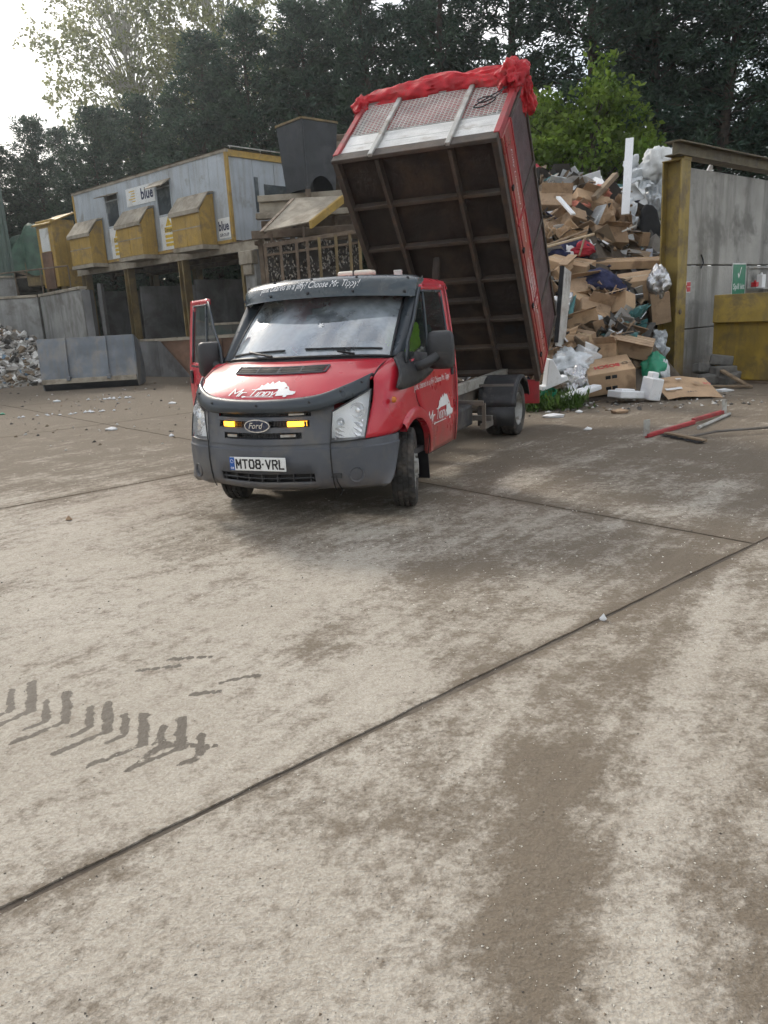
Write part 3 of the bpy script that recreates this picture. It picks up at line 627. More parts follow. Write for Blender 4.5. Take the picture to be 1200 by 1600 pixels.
def rim_mesh(deep):
    b = MB(); d = .07 if not deep else -.05
    pr = [(.208, .085), (.215, .075), (.20, .07), (.185, .03), (.175, d-.03), (.15, d), (.11, d+.02), (.075, d+.02), (.07, d+.05), (.0, d+.052)]
    b.lathe(pr, (0, 0, 0), (1, 0, 0), 32); b.lathe([(.208, .085), (.19, -.085)], (0, 0, 0), (1, 0, 0), 32)
    for k in range(5): an = 2*math.pi*k/5; b.cyl((d+.0, .10*math.cos(an), .10*math.sin(an)), (d+.045, .10*math.cos(an), .10*math.sin(an)), .013, n=6)
    return b.mesh('rim', m_steelw, True, 30)
RIM_F, RIM_R = rim_mesh(False), rim_mesh(True)
HOLE = MB()
for k in range(10): an = 2*math.pi*(k+.5)/10; HOLE.cyl((-.034, .15*math.cos(an), .15*math.sin(an)), (-.029, .15*math.cos(an), .15*math.sin(an)), .017, n=10)
HOLE = HOLE.mesh('hand_hole', m_ink)
def wheel(x, y, steer, rim, s):
    w_ = empty('wheel'); w_.parent = truck; w_.location = (x, y, .345); w_.rotation_euler = (0, 0, R_(steer)+(0 if s > 0 else math.pi))
    for nm, me in (('tyre', TYRE), ('rim', rim), ('hand_holes', HOLE)):
        o = bpy.data.objects.new(nm, me); COL.objects.link(o); o.parent = w_
        if nm == 'hand_holes': o['kind'] = 'stuff'
for s in (1, -1):
    wheel(s*.865, 0.02, 17.5, RIM_F, s); wheel(s*.875, 3.95, 0, RIM_R, s); wheel(s*.655, 3.95, 0, RIM_R, -s)
# mud flap behind the front wheel
for s in (1, -1):
    b = MB(); b.grid([[(s*x, .43+.05*t, .62-.47*t) for x in (.62, .93)] for t in np.linspace(0, 1, 5)]); b.build('mud_flap', m_ink, truck, solid=.012)
# chassis
ch = empty('chassis'); ch.parent = truck
for s in (1, -1): b = MB(); b.b2((s*.38, .6, .50), (s*.45, 5.15, .66)); b.build('chassis_rail', m_frame, ch, bevel=.006)
for y in (1.6, 2.4, 3.2, 4.3, 5.05): b = MB(); b.b2((-.38, y-.04, .52), (.38, y+.04, .62)); b.build('cross_member', m_frame, ch)
b = MB(); b.cyl((-.86, 3.95, .345), (.86, 3.95, .345), .06, n=14); b.lathe([(.0, -.17), (.12, -.13), (.16, 0), (.12, .13), (.0, .17)], (0, 3.95, .345), (0, 1, 0), 14); b.build('rear_axle', m_frame, ch, smooth=True)
b = MB(); b.cyl((-.85, .02, .33), (.85, .02, .33), .05, n=10); b.build('front_axle', m_frame, ch)
for s in (1, -1): b = MB(); b.tube([(s*.5, 3.25, .50), (s*.5, 3.6, .42), (s*.5, 3.95, .40), (s*.5, 4.3, .42), (s*.5, 4.65, .50)], .04, 6); b.build('leaf_spring', m_frame, ch)
b = MB(); b.box((.62, 2.0, .48), (.34, .8, .24)); b.build('fuel_tank', m_black, ch, bevel=.03, seg=2)
b = MB(); b.box((-.62, 2.3, .48), (.34, .6, .26)); b.build('battery_box', m_frame, ch, bevel=.02)
# pale subframe reaching back beside the wheel
for s in (1, -1):
    b = MB(); b.b2((s*.47, 1.45, .67), (s*.56, 5.0, .79)); b.build('tipper_subframe', mat('pale_subframe_paint', (.30, .29, .26), .6, dirt=(.13, .11, .09), da=.4, ds=3) if s > 0 else bpy.data.materials['pale_subframe_paint'], ch, bevel=.005)
b = MB(); b.b2((.5, 2.72, .36), (.92, 2.78, .42)); b.b2((.86, 2.45, .30), (.92, 2.80, .36)); b.b2((.88, 2.45, .36), (.92, 2.49, .6)); b.bar((.5, 2.4, .62), (.9, 2.46, .6), .05, .05); b.build('side_guard_bracket', m_frame, ch, stuff=True)
for s in (1, -1):
    b = MB(); G = []
    for k in range(19):
        an = R_(-12+k*(100+12)/18+0) if False else R_(170-k*150/18); G.append([(s*x, 3.95+.435*math.cos(an), .345+.435*math.sin(an)) for x in (.52, .60, .96, 1.005)])
    b.grid(G, flip=(s > 0)); b.grid([[(s*1.005, 3.95+.435*math.cos(R_(170-k*150/18)), .345+.435*math.sin(R_(170-k*150/18))) for k in range(19)], [(s*1.005, 3.95+.40*math.cos(R_(170-k*150/18)), .345+.40*math.sin(R_(170-k*150/18))) for k in range(19)]])
    b.grid([[(s*x, 3.95-.43, .42-.24*t) for x in (.52, 1.0)] for t in (0, .5, 1)]); mg = b.build('rear_mudguard', m_black, ch, smooth=True, solid=.012)
    b = MB(); b.bar((s*.45, 3.50, .70), (s*1.0, 3.50, .70), .03, .03); b.build('mudguard_stay', m_frame, ch)
    b = MB(); b.b2((s*.62, 5.04, .28), (s*1.0, 5.08, .62)); b.build('tail_board', m_redf, ch)
b = MB(); b.cyl((0, 3.0, .55), (0, 3.45, 1.7), .075, n=14); b.cyl((0, 3.45, 1.7), (0, 3.65, 2.3), .05, n=12); b.build('hydraulic_ram', m_under, ch, smooth=True)

# tipping body: own frame  x across, l forward along the floor, h up from the floor
HY, HZ, TH, BL, BW = 5.03, .60, R_(52.5), 3.56, 2.03
tb = empty('load_body'); tb.parent = truck; tb.location = (0, HY, HZ); tb.rotation_euler = (-TH, 0, 0)
# in this frame: local y = -l, local z = h
def B_(x, l, h): return (x, -l, h)
def bb(mb, a, c): mb.b2(B_(*a), B_(*c))
hw = BW/2
fl_ = MB(); bb(fl_, (-hw, 0, .115), (hw, BL, .14)); fl_.build('floor_sheet', m_under, tb)
for s in (1, -1):
    b = MB(); bb(b, (s*.425, .02, .0), (s*.475, BL-.02, .113)); b.build('floor_runner', m_member, tb, bevel=.006)
    b = MB(); bb(b, (s*(hw-.07), .0, -.005), (s*hw, BL, .113)); b.build('floor_edge_rail', m_member, tb, bevel=.006)
for l in (.12, .6, 1.09, 1.42, 1.74, 2.32, 2.93):
    spans = ((-hw+.07, -.475), (-.425, .425), (.475, hw-.07)) if l != 1.42 else ((-.415, .415),)
    for x0, x1 in spans:
        b = MB(); bb(b, (x0, l-.024, .03), (x1, l+.024, .113)); b.build('cross_bearer', m_member, tb, bevel=.004)
b = MB(); bb(b, (-hw, BL-.0, -.02), (hw, BL+.05, .14)); b.build('front_edge_beam', m_member, tb, bevel=.006)
# black exhaust stains plate
b = MB()
for cx, cl, r in ((.70, .86, .085), (.90, .84, .10)): b.prism([(cx+r*math.cos(2*math.pi*k/14)*(1+.2*math.sin(3*k)), cl+r*math.sin(2*math.pi*k/14)) for k in range(14)], lambda u, v: B_(u, v, .113), lambda u, v: B_(u, v, .1145))
b.build('oil_stain', m_ink, tb, stuff=True)
# headboard
for h0, h1 in ((.14, .335), (.34, .57)):
    b = MB(); bb(b, (-hw+.06, BL, h0), (hw-.06, BL+.028, h1)); b.build('headboard_plank', m_alu, tb, bevel=.004)
for x in (-.5, .45):
    b = MB(); bb(b, (x-.03, BL+.03, -.02), (x+.03, BL+.075, 1.42)); b.build('headboard_post', m_galv, tb, bevel=.006)
for s in (1, -1):
    b = MB(); bb(b, (s*(hw-.06), BL-.03, .10), (s*(hw+.012), BL+.06, 1.50)); b.build('corner_post', m_redf, tb, bevel=.006)
b = MB(); bb(b, (-hw+.06, BL, 1.36), (hw-.06, BL+.045, 1.41)); b.build('headboard_top_rail', m_galv, tb)
b = MB(); bb(b, (-hw+.06, BL, .575), (hw-.06, BL+.03, .60)); b.build('headboard_mid_rail', m_galv, tb)
for x0, x1 in ((-hw+.06, -.53), (-.47, .42), (.48, hw-.06)):
    b = MB()
    for x in np.arange(x0+.02, x1, .055): b.tube([B_(x, BL+.02, .60), B_(x, BL+.02, 1.36)], .0055, 4, cap=False)
    for h in np.arange(.63, 1.36, .042): b.tube([B_(x0, BL+.027, h), B_(x1, BL+.027, h)], .0055, 4, cap=False)
    b.build('mesh_panel', m_wire, tb, stuff=True)
# sides
for s in (1, -1):
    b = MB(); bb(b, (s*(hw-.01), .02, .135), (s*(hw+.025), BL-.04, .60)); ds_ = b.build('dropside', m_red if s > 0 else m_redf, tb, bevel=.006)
    b = MB()
    for h in (.20, .585): bb(b, (s*(hw+.026), .02, h-.012), (s*(hw+.036), BL-.04, h+.012))
    for l in (.05, 1.15, 2.4): bb(b, (s*(hw+.026), l, .14), (s*(hw+.04), l+.03, .585))
    b.build('dropside_ridge', m_redf, ds_, stuff=True)
    for l in (.35, 1.2, 2.05, 2.9):
        b = MB(); bb(b, (s*(hw+.026), l-.025, .14), (s*(hw+.05), l+.025, .20)); b.build('hinge', m_ink, ds_)
    ls = [.03, .82, 1.68, 2.52, BL-.06]
    for l in ls: b = MB(); bb(b, (s*(hw-.02), l-.022, .60), (s*(hw+.03), l+.022, 1.42)); b.build('cage_post', m_member, tb, bevel=.004)
    for l0, l1 in zip(ls[:-1], ls[1:]): b = MB(); bb(b, (s*(hw-.005), l0+.022, .60), (s*(hw+.008), l1-.022, 1.40)); b.build('cage_panel', m_net, tb)
    b = MB(); bb(b, (s*(hw-.025), .0, 1.40), (s*(hw+.033), BL, 1.45)); b.build('cage_top_rail', m_member, tb, bevel=.004)
bt = MB()
def on_ds(l, h): return B_(hw+.028, l, h)
add_text(bt, 'Fully Licensed Company', lambda u, v: on_ds(3.25-u, .36+v), width=1.25, shear=.25, height=.075)
add_text(bt, 'We recycle up to 98%', lambda u, v: on_ds(1.85-u, .44+v), width=.85, shear=.2, height=.07)
add_text(bt, 'House & Garden Clearance', lambda u, v: on_ds(1.80-u, .34+v), width=.85, shear=.2, height=.07)
add_text(bt, 'Commercial Clearance', lambda u, v: on_ds(1.75-u, .24+v), width=.7, shear=.2, height=.07)
add_text(bt, 'www.mrtippy.co.uk', lambda u, v: on_ds(.95-u, .36+v), width=.72, shear=.2, height=.07)
bt.build('side_lettering', m_white, tb, stuff=True)
# black filler block added for the dark inside, so the cage is not hollow
b = MB(); bb(b, (-hw+.02, .3, .2), (hw-.02, 3.1, .75)); b.build('dark_body_filler', m_ink, tb)
# rolled tarpaulin over the headboard
b = MB(); G = []; NS, NR = 170, 48
for i in range(NS+1):
    t = i/NS; x = -1.06+2.10*t
    rv_ = .10+.09*min(1, t/.25)+.02*math.sin(t*9); rh = .09+.05*min(1, t/.3)
    hc = 1.46+.06*min(1, t*2)+.02*math.sin(5*t); row = []
    for k in range(NR):
        an = 2*math.pi*k/NR; w1 = .10*math.sin(an*3+x*4+2*math.sin(x*3))+.22*ffn((x*2.2, math.cos(an)*.8, math.sin(an)*.8), 1.5, 2)-.34*abs(mn.noise(Vector((x*2.6+an*.5, math.cos(an)*2.6, math.sin(an)*2.6))))-.20*abs(mn.noise(Vector((x*5.5-an, math.cos(an)*5, math.sin(an)*5))))+.14
        row.append(B_(x, BL+.0+rh*(1+w1)*math.cos(an), hc+rv_*(1+w1)*math.sin(an)))
    G.append(row+[row[0]])
for e_ in (0, -1):
    c = np.mean(G[e_][:-1], axis=0); cap_ = [[tuple(lerp(p, c, .6)) for p in G[e_]], [tuple(c)]*len(G[e_])]
    G = (cap_[::-1]+G) if e_ == 0 else (G+cap_)
b.grid(G, flip=True); tp = b.build('tarpaulin', m_tarp, tb, smooth=True, ang=60)
def lump(name, c, r, seed, parent, mat_, amp=.35, fold=5, nu=28, nv=18):
    b = MB(); G = []
    for i in range(nv+1):
        th = math.pi*i/nv; row = []
        for k in range(nu):
            ph = 2*math.pi*k/nu; d = np.array([math.sin(th)*math.cos(ph), math.sin(th)*math.sin(ph), math.cos(th)])
            q = 1+amp*.8*ffn(d*1.3+seed, 1.2, 2)+.10*math.sin(fold*ph+3*d[2]+seed)*math.sin(th)-amp*.75*abs(mn.noise(Vector(d*3.1+seed*2)))-amp*.45*abs(mn.noise(Vector(d*6.5+seed*3)))+amp*.25
            row.append(np.asarray(c)+d*np.asarray(r)*q)
        G.append(row+[row[0]])
    b.grid(G, flip=True); return b.build(name, mat_, parent, smooth=True, ang=80)
lump('tarpaulin_bunch', B_(.93, BL+.06, 1.40), (.17, .17, .30), 3.3, tp, m_tarp, amp=.55, nu=70, nv=46)
lump('tarpaulin_bunch', B_(.99, BL-.18, 1.52), (.14, .30, .19), 5.1, tp, m_tarp, amp=.5, nu=70, nv=46)
lump('tarpaulin_bunch', B_(-1.04, BL+.02, 1.30), (.10, .12, .17), 8.7, tp, m_tarp, amp=.5, nu=50, nv=34)
# tarp sheet hanging inside behind the mesh, and its rope
b = MB(); b.grid([[B_(x, BL-.08-.05*ffn((x*2, h*3, 1.), 1., 3), h-.25*max(0, math.sin(x*2.1+1.))*(1.4-h)) for x in np.linspace(-.95, .95, 24)] for h in np.linspace(.85, 1.42, 8)], flip=True); b.build('tarpaulin_flap', m_tarp, tp, smooth=True)
b = MB(); rp = [B_(.86, BL+.10, 1.25), B_(.90, BL+.10, 1.0), B_(.82, BL+.09, .86), B_(.68, BL+.08, .80), B_(.62, BL+.08, .88), B_(.72, BL+.08, .93), B_(.84, BL+.08, .84), B_(.72, BL+.08, .70), B_(.60, BL+.08, .72), B_(.70, BL+.08, .86), B_(.93, BL+.09, 1.08)]
b.tube(crsub(np.array(rp), 5), .008, 5); b.build('rope', m_ink, tb)
b = MB(); b.tube([B_(-.30, 1.9, .02), (-.25, -1.2, -1.15)], .006, 4); b.build('hoist_cable', m_galv, tb)
# hi-vis jacket on the passenger seat
jk = lump('hi_vis_jacket', (0, 0, 0), (.15, .12, .17), 2.2, None, m_hivis, amp=.5)
P = Matrix.Translation((TX, TY, 0))@Matrix.Rotation(-TYAW, 4, 'Z')@Vector((.60, .80, 1.42)); jk.location = P
tag(jk, 'yellow-green hi-vis jacket bundled on the truck passenger seat', 'jacket')
# ------------------------------------------------------------------ ground: dirt sheet with concrete yard slabs lying on it
SU, SV, SO = np.array([.772, .636]), np.array([-.636, .772]), np.array([2.51, 5.0])     # slab grid axes and the joint crossing
def slab_w(u, v): return SO + u*SU + v*SV
def ss(a, b, x): t = np.clip((x-a)/(b-a), 0, 1); return t*t*(3-2*t)
def dseg(P, a, b):
    a = np.asarray(a, float); b = np.asarray(b, float); d = b-a; t = np.clip(((P-a)@d)/(d@d), 0, 1); return np.linalg.norm(P-(a+t[:, None]*d), axis=1)
def dpoly(P, pts): return np.min([dseg(P, a, b) for a, b in zip(pts[:-1], pts[1:])], axis=0)
def mud_map(P):
    X, Y = P[:, 0], P[:, 1]; g = lambda d, w: np.exp(-(d/w)**2)
    m = .20+.46*ss(5.0, 9.0, Y+.2*X)+.12*ss(10, 18, Y)+.05*ss(5, 7, Y)
    m += .17*ss(-.15, .35, X)*(1-ss(5, 8, Y))
    m += .42*g(dpoly(P, [(.26, 1.2), (.32, 1.6), (.44, 2.05), (.58, 2.5)]), .15)
    m += .20*g(dpoly(P, [(.62, 2.6), (1.24, 3.57), (2.44, 5.33), (4., 7.)]), .28)
    m -= .34*g(dpoly(P, [(.52, 1.3), (.75, 2.04), (1.07, 2.68), (1.61, 3.68), (2.1, 4.5)]), .09)
    m += .24*g(dpoly(P, [(.86, 1.5), (1.0, 1.83), (1.3, 2.3)]), .12)
    for (x, y), r, k in (((.05, 2.33), .25, .26), ((-.36, 3.70), .22, .30), ((-.30, 2.25), .16, .2), ((.65, 4.8), .6, .26), ((1.7, 5.0), .5, .2), ((-1.6, 5.6), .5, .14), ((.3, 1.95), .3, .1), ((-3., 9.), 2., -.1), ((-2.4, 7.5), 1.2, -.12), ((1.3, 7.2), .6, -.1), ((2.4, 7.4), .25, -.3)):
        m += k*g(np.hypot(X-x, Y-y), r)
    # pale scraped streaks further off, and a darker brown strip under the truck
    for a, b_, w_, k in (((.5, 7.9), (1.9, 9.6), .12, -.32), ((1.0, 6.9), (1.9, 7.9), .10, -.3), ((2.2, 8.2), (4.2, 10.4), .16, -.3), ((3.4, 6.2), (5.0, 8.2), .14, -.4), ((2.4, 5.9), (3.2, 6.8), .12, -.35), ((-.6, 10), (1.2, 12), .3, -.1)):
        m += k*g(dseg(P, a, b_), w_)
    m += .22*g(dseg(P, (-.9, 6.2), (.9, 10.5)), .9)
    d = P-SO; u, v = d@SU, d@SV
    for vv in (0, 5.9, 11.8): m += .30*g(v-vv, .07)*(1 if vv else 1)
    m += .30*g(u, .07)*(v > 0)
    return m
def wet_map(P):
    w_ = np.zeros(len(P))
    sel = (P[:, 0] > -2.6) & (P[:, 0] < 0.3) & (P[:, 1] > 2.2) & (P[:, 1] < 4.6)
    Q = P[sel]; acc = np.full(len(Q), 9.)
    Q = Q+np.array([[0.010*mn.noise(Vector((x*16, y*16, 0)))+.010*mn.noise(Vector((x*42, y*42, 3))), .013*mn.noise(Vector((x*16, y*16, 7)))+.012*mn.noise(Vector((x*42, y*42, 9)))] for x, y in Q]).reshape(-1, 2)
    rnd = random.Random(3)
    for k in range(12):
        t = k/11; bx_, by_ = -12+t*322+rnd.uniform(-5, 5), 1102+t*78+rnd.uniform(-5, 5)
        a = gnd((bx_, by_))[:2]; h = gnd((bx_+2, by_-(46 if k % 2 == 0 else 32)))[:2]; acc = np.minimum(acc, dseg(Q, a, h)/(.024 if k % 2 == 0 else .019))
        if k % 2 == 0: acc = np.minimum(acc, dseg(Q, a, gnd((bx_-85, by_+34))[:2])/.017)
        else: acc = np.minimum(acc, dseg(Q, a, gnd((bx_-30, by_+14))[:2])/.017)
    for (x0, y0, x1, y1) in ((215, 1048, 280, 1040), (265, 1030, 330, 1026), (345, 1066, 405, 1054), (300, 1085, 345, 1080), (240, 1162, 340, 1166)):
        acc = np.minimum(acc, dseg(Q, gnd((x0, y0))[:2], gnd((x1, y1))[:2])/.016)
    w_[sel] = np.exp(-(acc/1.15)**2)
    return w_
def ground_mat():
    m = bpy.data.materials.new('muddy_concrete'); m.use_nodes = True; nt = m.node_tree; p = nt.nodes['Principled BSDF']; L = nt.links.new
    v = coords(nt); a1 = _n(nt, 'ShaderNodeAttribute', attribute_name='mud'); a2 = _n(nt, 'ShaderNodeAttribute', attribute_name='wet')
    def add(*terms):
        out = None
        for src, k, o in terms:
            n = nt.nodes.new('ShaderNodeMath'); n.operation = 'MULTIPLY_ADD'; L(src, n.inputs[0]); n.inputs[1].default_value = k
            if out is None: n.inputs[2].default_value = o
            else: L(out, n.inputs[2])
            out = n.outputs[0]
        return out
    nA = noise(nt, v, 1.7, 6, .66, .4); nB = noise(nt, coords(nt, (1.3, .16, 1), (0, 0, R_(52)), tex=True), 1.5, 7, .68); nC = noise(nt, v, 11., 5, .7); nF = noise(nt, v, 90., 3, .7); nV = noise(nt, v, 320., 2, .6)
    inv_ = lambda q: add((q, -1., 1.))
    nS = noise(nt, v, 38., 4, .75); nL = noise(nt, v, .55, 3, .6, .3)
    mud = add((a1.outputs['Fac'], 1., -2.05), (nA, 1.4, 0), (nB, .95, 0), (nC, 1.0, 0), (nS, .75, 0))
    mask = ramp(nt, mud, .20, .74); maskf = ramp(nt, mud, -.30, .80)
    con = mixc(nt, ramp(nt, nL, .3, .7), (.41, .368, .305), (.505, .463, .395)); con = mixc(nt, _mul(nt, ramp(nt, nA, .4, .68), .6), con, (.55, .508, .44)); con = mixc(nt, _mul(nt, ramp(nt, nC, .48, .72), .55), con, (.31, .27, .22)); con = mixc(nt, _mul(nt, ramp(nt, nS, .42, .66), .45), con, (.275, .238, .19)); con = mixc(nt, _mul(nt, ramp(nt, nF, .50, .66), .45), con, (.62, .585, .52)); con = mixc(nt, _mul(nt, ramp(nt, inv_(nF), .50, .64), .26), con, (.24, .21, .17))
    spk = ramp(nt, nV, .64, .72); con = mixc(nt, _mul(nt, spk, .55), con, (.17, .15, .125))
    mudc = mixc(nt, ramp(nt, nC, .3, .7), (.088, .069, .049), (.150, .119, .086)); mudc = mixc(nt, _mul(nt, ramp(nt, nS, .45, .7), .6), mudc, (.066, .051, .036)); mudc = mixc(nt, _mul(nt, ramp(nt, nF, .50, .66), .6), mudc, (.20, .165, .125)); mudc = mixc(nt, _mul(nt, spk, .6), mudc, (.36, .32, .26)); mudc = mixc(nt, _mul(nt, ramp(nt, nB, .50, .66), .45), mudc, (.22, .185, .145))
    c = mixc(nt, _mul(nt, mask, .86), con, mudc); c = mixc(nt, _mul(nt, maskf, .42), c, (.165, .130, .092))
    wet = ramp(nt, add((a2.outputs['Fac'], 1., -.80), (nC, .55, 0), (nS, .65, 0), (nF, .5, 0)), .50, .66)
    c = mixc(nt, _mul(nt, wet, .86), c, (.062, .049, .036)); L(c, p.inputs['Base Color'])
    r = nt.nodes.new('ShaderNodeMapRange'); L(wet, r.inputs['Value']); r.inputs['To Min'].default_value = .88; r.inputs['To Max'].default_value = .6; L(r.outputs[0], p.inputs['Roughness']); p.inputs['Specular IOR Level'].default_value = .25
    hgt = add((noise(nt, v, 90., 2, .6), .4, 0), (noise(nt, v, 24., 3, .7), .8, 0))
    b = nt.nodes.new('ShaderNodeBump'); b.inputs['Strength'].default_value = .8; b.inputs['Distance'].default_value = .016; L(hgt, b.inputs['Height']); L(b.outputs[0], p.inputs['Normal'])
    return m
m_ground = ground_mat()
m_dirt = mat('packed_dirt', (.125, .104, .083), .95, var=.3, vs=2.5, dirt=(.09, .072, .057), da=.5, ds=4, bump=.6, bs=40, spec=.2)
g = MB(); g.add([(-400, -200, -.007), (400, -200, -.007), (400, 700, -.007), (-400, 700, -.007)], [(0, 1, 2, 3)]); ground = tag(g.build('ground', m_dirt), kind='structure')
JW = .013
def slab(u0, u1, v0, v1, st):
    nu, nv = max(2, int((u1-u0)/st)), max(2, int((v1-v0)/st)); us, vs_ = np.linspace(u0+JW, u1-JW, nu+1), np.linspace(v0+JW, v1-JW, nv+1)
    UU, VV = np.meshgrid(us, vs_, indexing='ij')
    UU, VV = UU.copy(), VV.copy()
    if st < .12:
        for k in range(nu+1):
            q = lambda s_: .012*abs(mn.noise(Vector((us[k]*4, s_, .3))))+.012*max(0, mn.noise(Vector((us[k]*.9, s_, 5.))))
            VV[k, 0] += q(v0); VV[k, -1] -= q(v1)
        for k in range(nv+1): UU[0, k] += .012*abs(mn.noise(Vector((vs_[k]*4, u0, 1.)))); UU[-1, k] -= .012*abs(mn.noise(Vector((vs_[k]*4, u1, 2.))))
    P = SO+UU.reshape(-1, 1)*SU+VV.reshape(-1, 1)*SV; b = MB()
    G = np.concatenate([P, np.zeros((len(P), 1))], 1).reshape(nu+1, nv+1, 3); b.grid(G)
    lo = G.copy(); lo[..., 2] = -.0065
    for e0, e1 in ((G[:, 0], lo[:, 0]), (G[:, -1], lo[:, -1]), (G[0], lo[0]), (G[-1], lo[-1])): b.grid(np.array([e0, e1]))
    o = b.build('concrete_slab', m_ground, ground); me = o.data
    A = np.array(b.v)[:, :2]
    for nm, fn in (('mud', mud_map), ('wet', wet_map)):
        at_ = me.attributes.new(nm, 'FLOAT', 'POINT'); at_.data.foreach_set('value', fn(A).astype(np.float32))
us_ = [-24, -16, -8, 0, 8, 16, 24, 32, 40]
for v0, v1 in ((-5.9, 0), (0, 5.9), (5.9, 11.8), (11.8, 17.7), (17.7, 23.6), (23.6, 29.5), (29.5, 36)):
    for u0, u1 in zip(us_[:-1], us_[1:]):
        if v0 < -1:
            if u0 not in (-24, -16, 8): continue
            u0, u1 = {-24: (-30, -15), -16: (-15, 7), 8: (7, 24)}[u0]
        c = slab_w((u0+u1)/2, (v0+v1)/2)
        if c[1] < -4 or c[1] > 40 or abs(c[0]) > 24: continue
        near = math.hypot(c[0], c[1]-3) < 5.5
        slab(u0, u1, v0, v1, .022 if (v0 == 0 and u0 == -8) else (.07 if near or (v0 < 0 and u0 == -15) else .2))
# loose grit on the concrete
b = MB(); rnd = random.Random(11)
def chip(b, x, y, z, r, rnd, m=0, flat=.6):
    V = []
    for d in ((1, 0, 0), (-.6, .8, 0), (-.5, -.85, 0), (.1, .1, 1), (0, 0, -.6)):
        V.append((x+r*d[0]*rnd.uniform(.6, 1.3), y+r*d[1]*rnd.uniform(.6, 1.3), z+r*flat*d[2]*rnd.uniform(.6, 1.2)))
    b.add(V, [(0, 1, 3), (1, 2, 3), (2, 0, 3), (1, 0, 4), (2, 1, 4), (0, 2, 4)], m)
for k in range(5200):
    Y = 1.3+rnd.random()**1.7*11; X = rnd.uniform(-.62, .62)*Y*1.05
    r = rnd.choice([.0018, .0025, .0025, .0035, .005]) if Y < 4 else rnd.choice([.003, .004, .006, .009])
    chip(b, X, Y, .001, r, rnd, rnd.choice([0, 0, 0, 1, 2]))
m_g0, m_g1, m_g2 = mat('pale_grit', (.62, .58, .50), .8, bump=0), mat('brown_grit', (.22, .17, .12), .9, bump=0), mat('dark_grit', (.08, .07, .06), .9, bump=0)
tag(b.build('loose_grit', [m_g0, m_g1, m_g2]), 'fine pale and brown grit scattered over the concrete yard', 'grit', kind='stuff')

# ------------------------------------------------------------------ trees
def leafm(name, c0, c1, tr=.3, rough=.6):
    m = bpy.data.materials.new(name); m.use_nodes = True; nt = m.node_tree; p = nt.nodes['Principled BSDF']; out = nt.nodes['Material Output']
    v = coords(nt); geo = nt.nodes.new('ShaderNodeNewGeometry'); rn = noise(nt, v, .8, 3)
    c = mixc(nt, ramp(nt, rn, .35, .65), c0, c1); hs = nt.nodes.new('ShaderNodeHueSaturation'); nt.links.new(c, hs.inputs['Color'])
    vr = nt.nodes.new('ShaderNodeMapRange'); nt.links.new(geo.outputs['Random Per Island'], vr.inputs['Value']); vr.inputs['To Min'].default_value = .6; vr.inputs['To Max'].default_value = 1.4; nt.links.new(vr.outputs[0], hs.inputs['Value'])
    nt.links.new(hs.outputs[0], p.inputs['Base Color']); p.inputs['Roughness'].default_value = rough; p.inputs['Specular IOR Level'].default_value = .3
    t = nt.nodes.new('ShaderNodeBsdfTranslucent'); nt.links.new(hs.outputs[0], t.inputs['Color']); mx_ = nt.nodes.new('ShaderNodeMixShader'); mx_.inputs[0].default_value = tr
    nt.links.new(p.outputs[0], mx_.inputs[1]); nt.links.new(t.outputs[0], mx_.inputs[2]); nt.links.new(mx_.outputs[0], out.inputs[0]); return m
m_con = leafm('conifer_foliage', (.034, .066, .046), (.064, .105, .062), .3)
m_dec = leafm('maple_foliage', (.10, .175, .025), (.19, .27, .045), .55)
m_bir = leafm('birch_foliage', (.16, .19, .07), (.26, .26, .11), .6)
m_weed = leafm('weed_foliage', (.05, .11, .02), (.10, .16, .04), .35)
m_bark = mat('brown_bark', (.075, .055, .042), .95, var=.4, vs=6, streak=.5, bump=.8, bs=25)
m_birk = mat('pale_bark', (.40, .38, .33), .85, var=.3, vs=5, bump=.3)
def blades(rs, O, D, n, L, W, spread, droop=0.):
    """n leaf quads round points O with mean direction D -> verts (N*n,4,3)"""
    N = len(O); d = D[:, None, :]+rs.normal(0, spread, (N, n, 3)); d[..., 2] -= droop; d /= np.linalg.norm(d, axis=2, keepdims=True)
    s = np.cross(d, rs.normal(0, 1, (N, n, 3))); s /= np.linalg.norm(s, axis=2, keepdims=True)
    l = L*rs.uniform(.6, 1.3, (N, n, 1)); w_ = W*rs.uniform(.7, 1.3, (N, n, 1)); o = O[:, None, :]+rs.normal(0, L*.35, (N, n, 3))
    q = np.stack([o, o+d*l*.45+s*w_/2, o+d*l, o+d*l*.45-s*w_/2], axis=2); return q.reshape(-1, 4, 3)
def quads_mesh(name, Q, m):
    me = bpy.data.meshes.new(name); n = len(Q); me.vertices.add(n*4); me.vertices.foreach_set('co', Q.reshape(-1).astype(np.float32)); me.loops.add(n*4); me.loops.foreach_set('vertex_index', np.arange(n*4, dtype=np.int32)); me.polygons.add(n); me.polygons.foreach_set('loop_start', np.arange(0, n*4, 4, dtype=np.int32)); me.update(calc_edges=True); me.materials.append(m); return me
